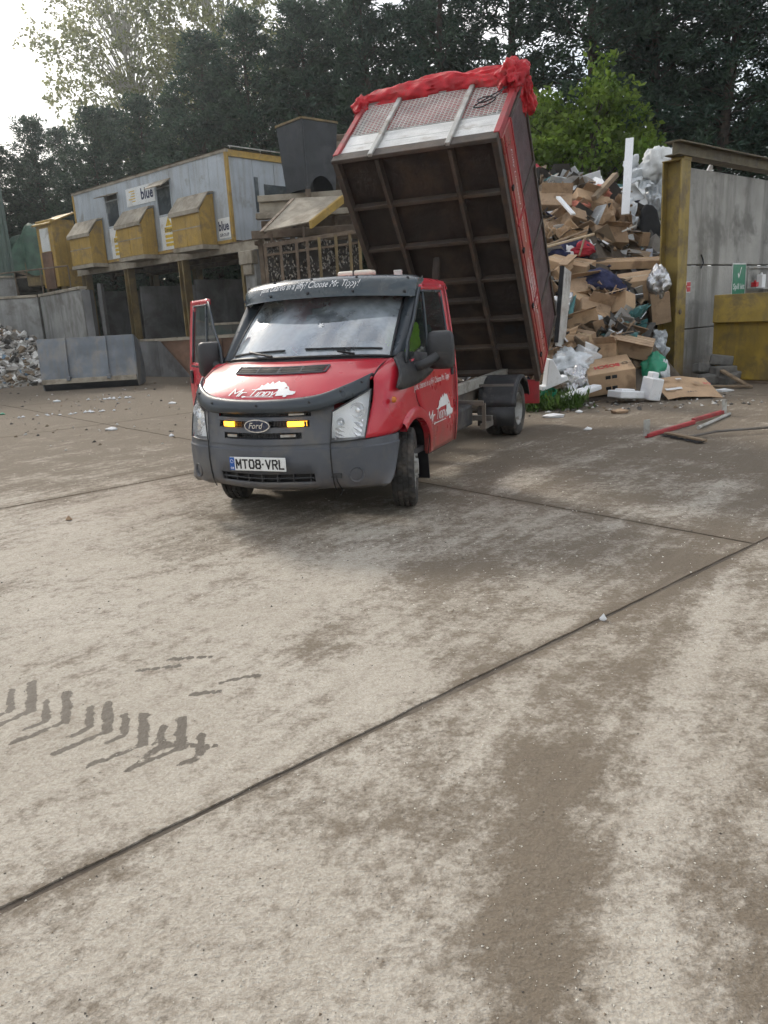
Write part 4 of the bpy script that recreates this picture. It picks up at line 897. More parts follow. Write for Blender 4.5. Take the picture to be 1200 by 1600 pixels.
def conifer_meshes(seed, h, r, nb=170, base=.08, gap=.0):
    rs = np.random.RandomState(seed); rn = random.Random(seed); t = MB(); lean = rs.uniform(-.02, .02, 2)
    def axis(z): return np.array([lean[0]*z+.10*math.sin(z*.7+seed), lean[1]*z+.1*math.cos(z*.6+seed), z])
    zs = np.linspace(0, h*.97, 14); t.tube([axis(z) for z in zs], [max(.02, .20*(1-z/h)**.8+.015) for z in zs], 8)
    O, D = [], []
    for k in range(nb):
        f = base+(1-base)*(k+rn.random())/nb; z = h*f
        if gap and mn.noise(Vector((seed*3.1, f*9, 0.))) > .25 and f > .25: 
            if rn.random() < gap: continue
        prof = (min(1, (f-base)/.10+.45))*(1-f**1.6)**.75; L = r*prof*rn.uniform(.65, 1.2)+.25; an = k*2.39996+rn.uniform(-.5, .5); rise = rn.uniform(-.05, .45)+f*.5
        p = axis(z); d = np.array([math.cos(an), math.sin(an), rise]); pts = []; n_ = max(3, int(L/.26))
        for j in range(n_+1): 
            q = p+d*(L*j/n_)+np.array([0, 0, -.25*L*(j/n_)**2*rn.uniform(.4, 1.1)])+rs.normal(0, .035, 3); pts.append(q)
        t.tube(pts, [max(.006, .045*(1-f)*(1-j/n_)+.008) for j in range(n_+1)], 4, cap=False)
        for j in range(1, n_+1):
            if j/n_ < .22: continue
            for rep_ in range(2 if j < n_ else 3):
                O.append(pts[j]+rs.normal(0, .13, 3)); dd = d/np.linalg.norm(d)*.6+rs.normal(0, .35, 3); D.append(dd)
    O, D = np.array(O), np.array(D); Q = blades(rs, O, D, 17, .23, .062, .60, .05)
    return quads_mesh('crown', Q, m_con), t.mesh('trunk', m_bark, True, 60)
CON = [conifer_meshes(1, 15, 2.7, 190), conifer_meshes(2, 15, 2.4, 170), conifer_meshes(3, 16, 2.5, 150, base=.14, gap=.75), conifer_meshes(4, 16, 2.2, 130, base=.2, gap=.8)]
def put_tree(name, meshes, x, y, s, rz, label, group, sz=None):
    t = empty(name, (x, y, 0), rz, label, 'tree', group); t.scale = (s, s, sz or s)
    for nm, me in zip(('crown', 'trunk'), meshes):
        o = bpy.data.objects.new(nm, me); COL.objects.link(o); o.parent = t
rnd = random.Random(5)
TREES = []
for k in range(17):
    X = -23+k*2.65; Y = 35.5-.27*X+rnd.uniform(-.6, .6); H = np.interp(X, [-23, -16, -10, -4, 1, 6, 20], [9.4, 10.6, 12.2, 13.6, 16.2, 17.5, 17.5])*rnd.uniform(.95, 1.05)
    TREES.append((X+rnd.uniform(-.4, .4), Y, H, 0))
for k in range(14):
    X = -21+k*(2.9 if k < 9 else 3.6); Y = 39.5-.27*X+rnd.uniform(-.6, .6); H = np.interp(X, [-23, -16, -10, -4, 1, 6, 20], [9.4, 10.8, 12.4, 14.2, 17, 17.5, 17.5])*rnd.uniform(.95, 1.06)
    TREES.append((X+rnd.uniform(-.5, .5), Y, H, 1))
for i, (X, Y, H, back) in enumerate(TREES):
    v_ = (i % 2) if X < 2 else 2+(i % 2)
    if back and X < 4: v_ = i % 2
    s = H/(15 if v_ < 2 else 16); sx = s*(1.18 if v_ < 2 else 1.25)*rnd.uniform(.92, 1.12)
    ordn = ['first', 'second', 'third', 'fourth', 'fifth', 'sixth', 'seventh', 'eighth', 'ninth', 'tenth', 'eleventh', 'twelfth', 'thirteenth', 'fourteenth', 'fifteenth', 'sixteenth', 'seventeenth']
    n_ = i if not back else i-17
    lab = (f'dark conifer behind the cabin, {ordn[n_]} from the left in the front row' if X < 2 else f'tall dark conifer behind the waste bay, {ordn[n_]} from the left in the front row') if not back else f'dark conifer half hidden in the second row, {ordn[n_]} from the left'
    put_tree('conifer_tree', CON[v_], X, Y, sx, rnd.uniform(0, 6.28), lab, 'conifers of the front row' if not back else 'conifers of the second row', sz=s)
def broadleaf_meshes(seed, h, r, zc, rv, ncl, per, L, W, lm, bm_, trunk_r=.2, sparse=0.):
    rs = np.random.RandomState(seed); rn = random.Random(seed); t = MB(); O, D = [], []
    tp_ = [np.array([.15*math.sin(z*.5), .12*math.cos(z*.4), z]) for z in np.linspace(0, zc+rv*.5, 9)]; t.tube(tp_, [trunk_r*(1-.8*i/8) for i in range(9)], 8)
    for k in range(ncl):
        d = rs.normal(0, 1, 3); d /= np.linalg.norm(d); rad = rn.uniform(.35, 1.)**.6; bumpy = 1+.35*mn.noise(Vector(d*2.2+seed))
        e = np.array([d[0]*r*rad*bumpy, d[1]*r*rad*bumpy, zc+d[2]*rv*rad*bumpy]); z0 = max(h*.12, min(zc+rv*.3, e[2]-rn.uniform(.8, 2.5)*r/3)); i0 = int(np.clip(z0/(zc+rv*.5)*8, 0, 8)); st = tp_[i0]
        mid_ = lerp(st, e, .5)+np.array([0, 0, .15*r*rn.random()])
        if k % 3 == 0: t.tube(crsub(np.array([st, mid_, e]), 3), [trunk_r*.3, trunk_r*.25, trunk_r*.2, trunk_r*.15, .03, .02, .012], 5, cap=False)
        for j in range(per):
            O.append(e+rs.normal(0, r*.10, 3)*np.array([1, 1, .6])); D.append(d*.6+np.array([0, 0, -.2]))
    Q = blades(rs, np.array(O), np.array(D), 6, L, W, .7, .15); return quads_mesh('crown', Q, lm), t.mesh('trunk', bm_, True, 60)
MAP = broadleaf_meshes(21, 9.5, 2.9, 6.1, 3.1, 185, 13, .21, .15, m_dec, m_bark)
put_tree('maple_tree', MAP, 7.2, 27., .93, .4, 'bright green broadleaf tree behind the waste pile', None)
MAP2 = broadleaf_meshes(22, 6, 2.2, 4.4, 1.8, 110, 12, .22, .15, m_dec, m_bark, .12)
put_tree('maple_tree', MAP2, 5.0, 25.5, .9, .4, 'low leafy green bush between the truck body and the bright green tree', None)
BIR = broadleaf_meshes(31, 26, 5.2, 18.5, 7.5, 330, 8, .24, .17, m_bir, m_birk, .3)
put_tree('birch_tree', BIR, -15.6, 58., 1., 0, 'tall pale backlit tree with sparse fluttering leaves, left of the sky gap', 'pale trees behind the conifers')
put_tree('birch_tree', BIR, -9.5, 60., 1.06, 2., 'tall pale backlit tree rising behind the conifers, right of its twin', 'pale trees behind the conifers')
# ------------------------------------------------------------------ picking cabin on its steel platform (left)
m_cab = mat('pale_cabin_sheet', (.42, .46, .50), .55, var=.10, vs=1.2, dirt=(.24, .23, .21), da=.22, ds=1.1, streak=.45, scol=(.26, .25, .23), sscale=(5, 5, .35), bump=.05)
m_yel = mat('faded_yellow_paint', (.42, .27, .06), .6, var=.15, vs=2, dirt=(.20, .14, .07), da=.35, ds=2, streak=.35, scol=(.16, .11, .05), bump=.1)
m_yel2 = mat('grimy_yellow_steel', (.20, .145, .06), .65, var=.25, vs=2.5, dirt=(.12, .085, .045), da=.5, ds=1.6, streak=.55, scol=(.10, .075, .04), sscale=(5, 5, .5), bump=.15)
m_rust = mat('rusty_dirty_steel', (.16, .12, .085), .8, var=.35, vs=3, dirt=(.09, .06, .04), da=.5, ds=2, bump=.3)
m_dust = mat('dusty_steel', (.33, .29, .23), .85, var=.2, vs=3, dirt=(.18, .15, .11), da=.4, ds=2, bump=.2)
m_conc = mat('stained_concrete', (.30, .30, .29), .9, var=.16, vs=1.3, dirt=(.17, .16, .145), da=.35, ds=1.0, streak=.5, scol=(.14, .135, .125), sscale=(2.2, 2.2, .22), bump=.25, bs=30)
m_concd = mat('grimy_dark_concrete', (.17, .17, .172), .9, var=.3, vs=1.0, dirt=(.07, .065, .06), da=.45, ds=.8, streak=.4, sscale=(2, 2, .3), bump=.25, bs=30)
m_glassd = mat('dark_window_glass', (.05, .06, .07), .12, var=.25, vs=2, dirt=(.16, .17, .17), da=.35, ds=1.6, bump=0)
m_sign = mat('sign_white', (.72, .73, .72), .5, var=.06, dirt=(.48, .46, .42), da=.2, bump=0)
m_signy = mat('sign_yellow', (.62, .42, .04), .5, var=.1, bump=0)
m_tarpg = mat('green_tarpaulin', (.045, .095, .065), .6, var=.3, vs=3, bump=.4, bs=10)
m_clad = mat('green_cladding', (.085, .125, .105), .5, var=.12, vs=1, streak=.3, bump=.05)
m_blk = mat('black_hopper_steel', (.016, .019, .025), .42, var=.25, vs=2.5, dirt=(.04, .042, .047), da=.3, ds=2.2, bump=.1, bs=8)
m_bkt = mat('worn_blue_grey_steel', (.19, .215, .25), .5, metal=.2, var=.25, vs=1.3, dirt=(.30, .28, .25), da=.42, ds=1.3, bump=.1, streak=.3, scol=(.22, .18, .13))
m_skip = mat('rusted_brown_skip', (.15, .085, .055), .75, var=.3, vs=2, dirt=(.10, .055, .035), da=.4, bump=.2)
m_skipg = mat('dark_green_skip', (.055, .085, .075), .6, var=.25, dirt=(.10, .09, .075), da=.4, bump=.1)
m_bdk = mat('dark_boards', (.05, .045, .04), .9, var=.3)
BA = np.array([-4.0, 24.47]); BE = np.array([-.741, .671]); BROT = math.atan2(-BE[1], -BE[0])
def bl(s, d, z): return (-s, d, z)     # building frame: s along the front from the near corner, d inward
def bbx(mb, a, c): mb.b2(bl(*a), bl(*c))
def b_empty(name, label, cat, group=None): return empty(name, (BA[0], BA[1], 0), BROT, label, cat, group)
Z0, Z1, CLn = 4.0, 6.55, 9.2
cb = b_empty('site_cabin', 'long pale grey cabin with yellow trim raised on steel posts', 'cabin')
b = MB(); bbx(b, (.06, .03, Z0+.06), (CLn-.06, 2.6, Z1-.05)); b.build('cabin_core', m_bdk, cb)
# facade panels with openings
opens = [(6.10, 6.95), (2.95, 3.78)]
edges = [0.06, .92, 1.9, 2.95, 3.78, 4.7, 5.4, 6.10, 6.95, 7.8, 8.5, CLn-.06]
for s0, s1 in zip(edges[:-1], edges[1:]):
    if (s0, s1) in opens:
        b = MB(); bbx(b, (s0, -.012, 6.2), (s1, .03, Z1-.05)); b.build('wall_panel', m_cab, cb); continue
    b = MB(); bbx(b, (s0+.006, -.012, Z0+.06), (s1-.006, .03, Z1-.05)); b.build('wall_panel', m_cab, cb, bevel=.006)
for d0, d1 in ((.06, .95), (.96, 1.8), (1.81, 2.6)):
    b = MB(); bbx(b, (.03, d0, Z0+.06), (.06, d1, Z1-.10)); b.build('end_panel', m_cab, cb, bevel=.004)
b = MB(); bbx(b, (-.005, -.03, Z0), (.10, .06, Z1)); b.build('corner_trim', m_yel, cb)
b = MB(); bbx(b, (CLn-.1, -.03, Z0), (CLn, .06, Z1)); b.build('corner_trim', m_yel, cb)
b = MB(); bbx(b, (-.02, -.04, Z1-.05), (CLn, .06, Z1+.03)); b.build('eaves_trim', m_dust, cb)
b = MB(); bbx(b, (-.02, .06, Z1-.16), (.05, 2.62, Z1+.02)); b.build('gable_trim', m_yel, cb)
b = MB(); bbx(b, (0, -.03, Z0-.02), (CLn, .05, Z0+.09)); b.build('sole_trim', m_yel, cb)
b = MB(); G = []
for s_ in np.linspace(-.05, CLn+.05, 50): G.append([bl(s_, d, Z1+.035+.05*abs(ffn((s_*1.2, d*2, 0), 1., 4))) for d in np.linspace(-.07, 2.65, 12)])
b.grid(G); rf_ = b.build('roof', m_dust, cb)
b = MB(); b.tube([bl(0, .1, Z1+.12), bl(0, 2.6, Z1+.14)], .02, 6); [b.tube([bl(0, d, Z1), bl(0, d, Z1+.13)], .015, 5) for d in (.15, 1.3, 2.5)]; b.build('roof_rail', m_galv, rf_)
for i, (s0, s1) in enumerate(opens):
    wn = empty('window'); wn.parent = cb
    b = MB(); bbx(b, (s0, .0, 5.15), (s1, .025, 6.0)); b.build('pane', m_glassd, wn)
    b = MB(); bbx(b, (s0, -.02, Z0+.10), (s1, .02, 5.15)); b.build('lower_panel', m_sign if i else m_sign, wn)
    b = MB()
    for q in (s0, s1): bbx(b, (q-.03, -.03, Z0+.1), (q+.03, .03, 6.2))
    bbx(b, (s0, -.03, 5.12), (s1, .03, 5.18)); bbx(b, (s0, -.03, 5.98), (s1, .03, 6.02)); b.build('window_frame', m_cab, wn)
    b = MB(); P = [bl(s0-.05, -.02, 6.22), bl(s1+.05, -.02, 6.22), bl(s1+.05, -.42, 5.98 if i else 6.12), bl(s0-.05, -.42, 5.98 if i else 6.12)]; b.add(P, [(0, 1, 2, 3)]); b.build('awning_flap', m_dust, wn, solid=.03)
    if i: b = MB(); b.cyl(bl(s0+.1, .06, 5.93), bl(s1-.25, .06, 5.93), .03, n=8); b.build('fluorescent_tube', emit('lit_tube', (1, .86, .5), 1.6), wn)
    b = MB(); xm = (s0+s1)/2-.1; f_ = lambda u, v: bl(xm-u, -.024, v)
    b.add([f_(-.18, 4.82), f_(.18, 4.82), f_(0, 5.10)], [(0, 1, 2)]); 
    b.add([f_(-.26, 4.62), f_(.26, 4.62), f_(.26, 4.79), f_(-.26, 4.79)], [(0, 1, 2, 3)])
    for k in range(3): b.add([f_(-.26, 4.20+.13*k), f_(.26, 4.20+.13*k), f_(.26, 4.29+.13*k), f_(-.26, 4.29+.13*k)], [(0, 1, 2, 3)])
    b.build('warning_print', m_signy, wn, stuff=True)
    b = MB(); add_text(b, 'Danger', lambda u, v: bl(xm+.24-u, -.027, 4.65+v), width=.48, bold=.01); add_text(b, '!', lambda u, v: bl(xm+.0-u, -.027, 4.86+v), size=.22, anchor='c')
    b.build('warning_lettering', m_ink, wn, stuff=True)
b = MB(); bbx(b, (3.84, -.03, 5.66), (5.55, -.013, 6.22)); sg = b.build('name_board', m_sign, cb)
b = MB(); add_text(b, 'blue', lambda u, v: bl(4.64-u, -.034, 5.78+v), width=.72, bold=.03, height=.36); b.build('name_lettering', m_navy, sg, stuff=True)
b = MB()
for k in range(5): bbx(b, (5.0, -.034, 6.10-.08*k), (5.0+[.35, .22, .28, .4, .2][k], -.031, 6.13-.08*k))
b.build('small_print', m_signy, sg, stuff=True)
b = MB(); bbx(b, (.12, -.03, 4.15), (.68, -.013, 4.72)); sg = b.build('name_board', m_sign, cb)
b = MB(); add_text(b, 'blue', lambda u, v: bl(.66-u, -.034, 4.36+v), width=.5, bold=.03, height=.28); add_text(b, 'GROUP', lambda u, v: bl(.64-u, -.034, 4.20+v), width=.46, bold=.02, height=.09); b.build('name_lettering', m_navy, sg, stuff=True)
b = MB(); bbx(b, (.02, .98, 4.9), (.034, 1.13, 5.9)); b.build('slot_window', m_glassd, cb); b = MB(); bbx(b, (.02, 1.35, 5.15), (.034, 2.4, 5.72)); b.build('end_window', m_glassd, cb)
# waste chutes on the front
for s0, s1, lab in ((.78, 2.24, 'yellow box chute on the cabin front, nearest the cabin corner'), (4.0, 5.46, 'yellow box chute in the middle of the cabin front'), (7.28, 8.74, 'yellow box chute at the far left end of the cabin front')):
    ct = b_empty('waste_chute', lab, 'chute', 'yellow chutes along the cabin')
    p = -.62
    sm = (s0+s1)/2
    for a_, c_ in ((s0, sm-.006), (sm+.006, s1)): b = MB(); bbx(b, (a_, p, Z0+.0), (c_, p+.04, 4.98)); b.build('front_panel', m_yel, ct, bevel=.008)
    for q in (s0, s1-.04):
        b = MB(); pr_ = [(p+.04, Z0), (-.045, Z0), (-.045, 5.46), (p*.45, 5.40), (p+.04, 4.98)]; b.prism(pr_, lambda u, v: bl(q, u, v), lambda u, v: bl(q+.04, u, v)); b.build('side_panel', m_yel, ct, recalc=True)
    b = MB(); pr_ = [(p-.06, 4.90), (p-.06, 5.02), (p*.42, 5.50), (-.045, 5.53), (-.045, 5.49), (p*.42, 5.45), (p-.02, 5.0), (p-.02, 4.90)]; b.prism(pr_, lambda u, v: bl(s0-.05, u, v), lambda u, v: bl(s1+.05, u, v)); b.build('lid', m_dust, ct, recalc=True)
    b = MB(); bbx(b, (s0-.02, p-.012, 4.50), (s1+.02, p, 4.53)); b.build('seam_strip', m_dust, ct)
    b = MB(); bbx(b, (s0-.04, p-.02, Z0-.14), (s1+.04, -.02, Z0-.01)); b.build('base_channel', m_dust, ct, bevel=.006)
# platform
pf = b_empty('steel_platform', 'raised steel platform with yellow posts carrying the cabin', 'platform')
b = MB(); bbx(b, (-1.3, -.05, Z0-.03), (CLn+.4, 3.2, Z0-.003)); b.build('deck_plate', m_rust, pf)
for d in (0.02, 1.6, 3.0):
    b = MB(); bbx(b, (-1.3, d-.04, Z0-.28), (CLn+.4, d+.04, Z0-.035)); bbx(b, (-1.3, d-.09, Z0-.30), (CLn+.4, d+.09, Z0-.28)); b.build('main_beam', m_dust if d < 1 else m_rust, pf)
for s_ in np.arange(-.9, 9.5, .85): b = MB(); bbx(b, (s_-.03, .06, Z0-.20), (s_+.03, 2.98, Z0-.04)); b.build('joist', m_rust, pf)
for s_ in (2.75, 6.05, 9.0):
    for d in (.02, 2.9):
        b = MB(); bbx(b, (s_-.14, d-.13, 0), (s_-.10, d+.13, Z0-.30)); bbx(b, (s_+.10, d-.13, 0), (s_+.14, d+.13, Z0-.30)); bbx(b, (s_-.10, d-.02, 0), (s_+.10, d+.02, Z0-.30)); b.build('post', m_yel2, pf)
b = MB(); bbx(b, (-.95, -.1, 0), (-.45, .35, Z0-.30)); b.build('concrete_column', m_conc, pf, bevel=.02)
b = MB(); bbx(b, (-.44, -.14, 0), (-.34, .1, Z0-.32)); b.build('column_guard', m_yel2, pf)
b = MB(); bbx(b, (-1.0, -.25, 3.3), (-.4, .0, 3.68)); bbx(b, (-.9, -.2, 3.0), (-.5, 0., 3.3)); b.build('column_bracket', m_dust, pf, bevel=.02)
# bay walls under the platform
for k, (s0, s1) in enumerate(((-.45, 2.6), (2.9, 5.9), (6.2, 8.85))):
    wl = b_empty('bay_wall', ['dark concrete bay wall under the platform beside the hopper column', 'dark concrete bay wall under the middle of the platform', 'dark concrete bay wall under the left end of the platform'][k], 'wall', 'bay walls under the platform')
    for z0, z1 in ((0, 1.02), (1.03, 2.05), (2.06, 3.1)):
        b = MB(); bbx(b, (s0, 2.2, z0), (s1, 2.36, z1-.006)); b.build('wall_panel', m_concd, wl, bevel=.01)
    b = MB(); bbx(b, (s1+.0, .3, 0), (s1+.12, 2.3, 3.1)); b.build('bay_divider', m_concd, wl, bevel=.01)
# kerb wall in front of the bays
lw = b_empty('low_wall', 'low concrete push wall with pale cap behind the loader bucket', 'wall')
for s0, s1 in ((6.1, 4.3), (4.28, 2.4), (2.38, .4)): b = MB(); bbx(b, (s1, -.35, 0), (s0, -.15, 1.20)); b.build('wall_panel', m_concd, lw, bevel=.01)
b = MB(); bbx(b, (.4, -.37, 1.205), (6.15, -.13, 1.28)); b.build('cap', m_dust, lw, bevel=.01)
# ------------------------------------------------------------------ left edge: concrete wall, green shed, trommel, rubble, bucket, skips
def wall_run(name, label, P, Q, h, m, n, cap=None, th=.18):
    P = np.asarray(P, float); Q = np.asarray(Q, float); d = Q-P; L = np.linalg.norm(d); w_ = empty(name, (P[0], P[1], 0), math.atan2(d[1], d[0]), label, 'wall')
    for k in range(n): b = MB(); b.b2((L*k/n+.008, 0, 0), (L*(k+1)/n-.008, th, h)); b.build('wall_panel', m, w_, bevel=.012)
    if cap: b = MB(); b.b2((0, -.05, h+.004), (L, th+.05, h+.10)); b.build('cap_beam', cap, w_, bevel=.008)
    return w_
wall_run('retaining_wall', 'grey concrete wall with brown cap beam, left of the platform', (-12.75, 31.0), (-9.75, 27.1), 3.03, m_conc, 2, m_dust)
wall_run('retaining_wall', 'grey concrete wall at the left edge behind the rubble heap', (-17.5, 31.3), (-12.85, 31.05), 3.03, m_conc, 2, m_dust)
b = MB(); b.box((-9.55, 27.2, 1.5), (.25, .35, 3.0)); b.box((-9.2, 27.5, 1.6), (.12, .3, 3.2)); tag(b.build('wall_end_post', m_concd), 'grey concrete end post between the wall and the first bay', 'post')
sh_ = empty('green_shed', (-14.9, 34, 0), R_(29), 'green corrugated metal shed at the left edge', 'shed')
b = MB(); G = []
xs_ = []
x = 0
while x > -20: xs_ += [(x, 0), (x-.09, 0), (x-.12, .04), (x-.21, .04)]; x -= .24  # front lengthened out of view to block sky reflections in the open door's glass
b.grid([[(x, -y, z) for x, y in xs_] for z in (4.05, 11)]); b.build('front_cladding', m_clad, sh_)
b = MB(); b.grid([[(y*.0+.01-yy*0, q, z) for q in np.linspace(0, 8, 3)] for z in (4.05, 11) for yy in (0,)]); b.build('side_cladding', m_clad, sh_)
b = MB(); b.b2((-20, .02, 0), (.0, .3, 4.0)); b.build('plinth', m_conc, sh_)
b = MB(); b.b2((-.04, -.07, 4.0), (.04, .06, 11)); b.build('corner_flashing', m_clad, sh_)
b = MB(); b.b2((-20, -.06, 4.0), (.0, .02, 4.08)); b.build('drip_flashing', m_dust, sh_)
# trommel under a green tarp
tr_ = empty('trommel_screen', (-13.9, 34.6, 0), R_(-20), 'old yellow screening machine under a green tarpaulin', 'machine')
b = MB(); G = []
for i, t in enumerate(np.linspace(0, 1, 26)):
    x = -2.0+t*3.2; top = 5.0+.95*min(1, t*2.2)+.16*math.sin(t*11)+.1*math.sin(t*23); row = []
    for k in range(13):
        a = k/12*math.pi; q = 1+.22*ffn((x*1.5, k*.4, 0), 1., 4); row.append((x, -.9*math.cos(a)*q, (top-1.3)+(1.3)*math.sin(a)**.7*q if 0 < k < 12 else top-1.5-.5*(t > .55)))
    G.append(row)
b.grid(G); b.build('tarpaulin_cover', m_tarpg, tr_, smooth=True, ang=80)
b = MB(); b.b2((-.2, -.8, 3.6), (1.2, .8, 4.6)); b.build('hopper_body', m_yel2, tr_, bevel=.03)
b = MB()
for x0 in (-1.9, -1.0, .9): b.bar((x0, -.7, 0), (x0+.1, -.7, 4.3), .14, .14)
b.bar((-2.0, -.75, 4.6), (.2, -.75, 4.0), .1, .1); b.bar((-2.0, -.75, 4.0), (.2, -.75, 4.0), .08, .08); b.build('frame', m_rust, tr_, stuff=True)
b = MB(); b.lathe([(.75, -1), (.8, -.95), (.8, .6), (.75, .65), (.4, .66), (.4, -1.)], (-1.1, 0, 4.1), (1, 0, .12), 20); b.build('drum', m_bdk, tr_, smooth=True)
tw_ = empty('inspection_kiosk', (-12.55, 31.9, 0), R_(-38), 'narrow yellow kiosk with white upper window and brown lower panel', 'kiosk')
b = MB(); b.b2((-.55, 0, 3.4), (.55, 1., 5.9)); b.build('kiosk_body', m_yel, tw_, bevel=.02)
b = MB(); b.b2((-.28, -.03, 4.75), (.30, .0, 5.6)); b.build('upper_window', m_sign, tw_)
b = MB(); b.b2((-.34, -.04, 3.35), (.36, .0, 4.72)); b.build('lower_panel', m_skip, tw_)
b = MB(); b.hexa([(-.65, -.12, 5.7), (.62, -.12, 5.7), (.62, 1.05, 6.15), (-.65, 1.05, 6.15)], [(-.65, -.12, 5.76), (.62, -.12, 5.76), (.62, 1.05, 6.21), (-.65, 1.05, 6.21)]); b.build('kiosk_roof', m_yel, tw_)
b = MB(); b.b2((-.6, .1, 0), (-.45, .25, 3.4)); b.b2((.45, .1, 0), (.6, .25, 3.4)); b.bar((-.5, .2, 2.2), (.5, .2, 3.3), .08, .08); b.build('kiosk_legs', m_yel2, tw_)
b = MB(); b.tube([(-15.2, 32.5, 4.05), (-11.2, 30.2, 4.05)], .03, 5); [b.tube([(-15.2+4*t, 32.5-2.3*t, 3.1), (-15.2+4*t, 32.5-2.3*t, 4.05)], .025, 5) for t in (0, .33, .66, 1)]; tag(b.build('guard_rail', m_rust), 'thin metal guard rail behind the concrete wall', 'rail')
# heaps made of loose bits
def heap(name, fn, bounds, mats_, wts, n, size, label, seed, mound_mat, step=.25, lift=.02, aspect=(1., .7, .3)):
    x0, x1, y0, y1 = bounds; b = MB(); nx, ny = int((x1-x0)/step), int((y1-y0)/step)
    b.grid([[(x, y, fn(x, y)+.12*max(0, min(1, fn(x, y)*2))*ffn((x, y, seed), 1.3, 4)) for x in np.linspace(x0, x1, nx)] for y in np.linspace(y0, y1, ny)], flip=True, m=0)
    rn = random.Random(seed); k = 0
    while k < n:
        x, y = rn.uniform(x0, x1), rn.uniform(y0, y1); z = fn(x, y)
        if z < -.02: continue
        k += 1; s_ = size*rn.choice([.5, .7, .8, 1, 1, 1.5, 2.2]); m_ = rn.choices(range(1, len(mats_)+1), wts)[0]
        R = rotm(rn.uniform(-.9, .9), rn.uniform(-.9, .9), rn.uniform(0, 6.28)); d = [s_*rn.uniform(.5, 1.4)*a for a in aspect]
        b.box((x, y, z+lift+rn.uniform(-.3, .6)*s_*.4), d, R, m_)
    return tag(b.build(name, [mound_mat]+mats_), label, 'heap', kind='stuff')
m_bit = [mat('grey_rubble_bit', (.30, .28, .25), .9, bump=0), mat('pale_rubble_bit', (.58, .57, .54), .8, bump=0), mat('brown_rubble_bit', (.20, .15, .10), .9, bump=0), mat('dark_rubble_bit', (.07, .065, .06), .9, bump=0), mat('blue_rubble_bit', (.16, .24, .32), .7, bump=0)]
def rub(x, y): return 2.55-.62*math.hypot((x+14.6)*.82, (y-28.6)*1.25)
heap('rubble_heap', rub, (-18.5, -10., 25.3, 31.2), m_bit, [6, 4, 2.5, 2.5, .5], 6500, .14, 'heap of grey and white rubble by the concrete wall', 4, m_bit[0])
# loader bucket
bk = empty('loader_bucket', (-8.45, 23.2, 0), R_(4), 'worn blue-grey loader bucket standing on its edge in the yard', 'bucket')
hb_ = 1.36
b = MB(); pr_ = [(.10, 0.06), (.0, .26), (.10, 1.5), (.16, 1.5), (.08, .28), (.17, .1)]; b.prism(pr_, lambda u, v: (-hb_, u, v), lambda u, v: (hb_, u, v)); b.build('back_sheet', m_bkt, bk, recalc=True)
b = MB(); b.hexa([(-hb_, .12, .0), (hb_, .12, .0), (hb_, .9, .0), (-hb_, .9, .0)], [(-hb_, .02, .20), (hb_, .02, .20), (hb_, .9, .06), (-hb_, .9, .06)]); b.build('cutting_edge', m_blk, bk, bevel=.01)
for s in (-1, 1):
    b = MB(); pr_ = [(.10, .02), (.02, .26), (.12, 1.5), (.75, 1.32), (1.1, .5), (.95, .04)]; b.prism(pr_, lambda u, v: (s*hb_-.03*(s < 0)+.003*s, u, v), lambda u, v: (s*hb_+.03*(s > 0)+.003*s, u, v)); b.build('side_plate', m_bkt, bk, recalc=True)
for x in (-.58, .58):
    b = MB(); pr_ = [(-.03, .26), (.0, .28), (.10, 1.5), (.05, 1.5), (-.05, .60)]; b.prism(pr_, lambda u, v: (x-.025, u-.02, v), lambda u, v: (x+.025, u-.02, v)); b.build('rib', m_bkt, bk, recalc=True)
    b = MB(); b.box((x, -.06, .34), (.12, .10, .12)); b.build('lug', m_bkt, bk, bevel=.01)
b = MB(); b.hexa([(-hb_, -.02, .20), (hb_, -.02, .20), (hb_, .0, .34), (-hb_, .0, .34)], [(-hb_, -.06, .20), (hb_, -.06, .20), (hb_, -.04, .32), (-hb_, -.04, .32)]); b.build('lower_band', m_dust, bk)
# skips
def skip(name, label, loc, rz, L, W, H, m, rimm, run=.55):
    s_ = empty(name, loc, rz, label, 'skip')
    def pr(x): return x
    outl = [(-L/2, H), (-L/2+run, .12), (L/2-run*.6, .12), (L/2, H)]
    for y in (-W/2, W/2-.04): b = MB(); b.prism(outl, lambda u, v: (u, y, v), lambda u, v: (u, y+.04, v)); b.build('side_wall', m, s_, recalc=True)
    b = MB(); b.hexa([(-L/2, -W/2, H), (-L/2+.05, -W/2, H), (-L/2+.05, W/2, H), (-L/2, W/2, H)], [(-L/2+run-.02, -W/2, .1), (-L/2+run+.05, -W/2, .1), (-L/2+run+.05, W/2, .1), (-L/2+run-.02, W/2, .1)]); b.build('end_wall', m, s_, recalc=True)
    b = MB(); b.hexa([(L/2-.05, -W/2, H), (L/2, -W/2, H), (L/2, W/2, H), (L/2-.05, W/2, H)], [(L/2-run*.6-.05, -W/2, .1), (L/2-run*.6, -W/2, .1), (L/2-run*.6, W/2, .1), (L/2-run*.6-.05, W/2, .1)]); b.build('end_wall', m, s_, recalc=True)
    b = MB(); b.b2((-L/2+run, -W/2, .05), (L/2-run*.6, W/2, .12)); b.build('floor', m, s_)
    b = MB()
    for a_, c_ in (((-L/2, -W/2), (L/2, -W/2)), ((L/2, -W/2), (L/2, W/2)), ((L/2, W/2), (-L/2, W/2)), ((-L/2, W/2), (-L/2, -W/2))): b.bar((*a_, H+.03), (*c_, H+.03), .09, .07)
    b.build('rim', rimm, s_)
    for x in np.linspace(-L/2+run+.2, L/2-run*.6-.2, 3): b = MB(); b.b2((x-.04, -W/2-.05, .14), (x+.04, -W/2, H-.01)); b.build('stiffener', m, s_)
    return s_
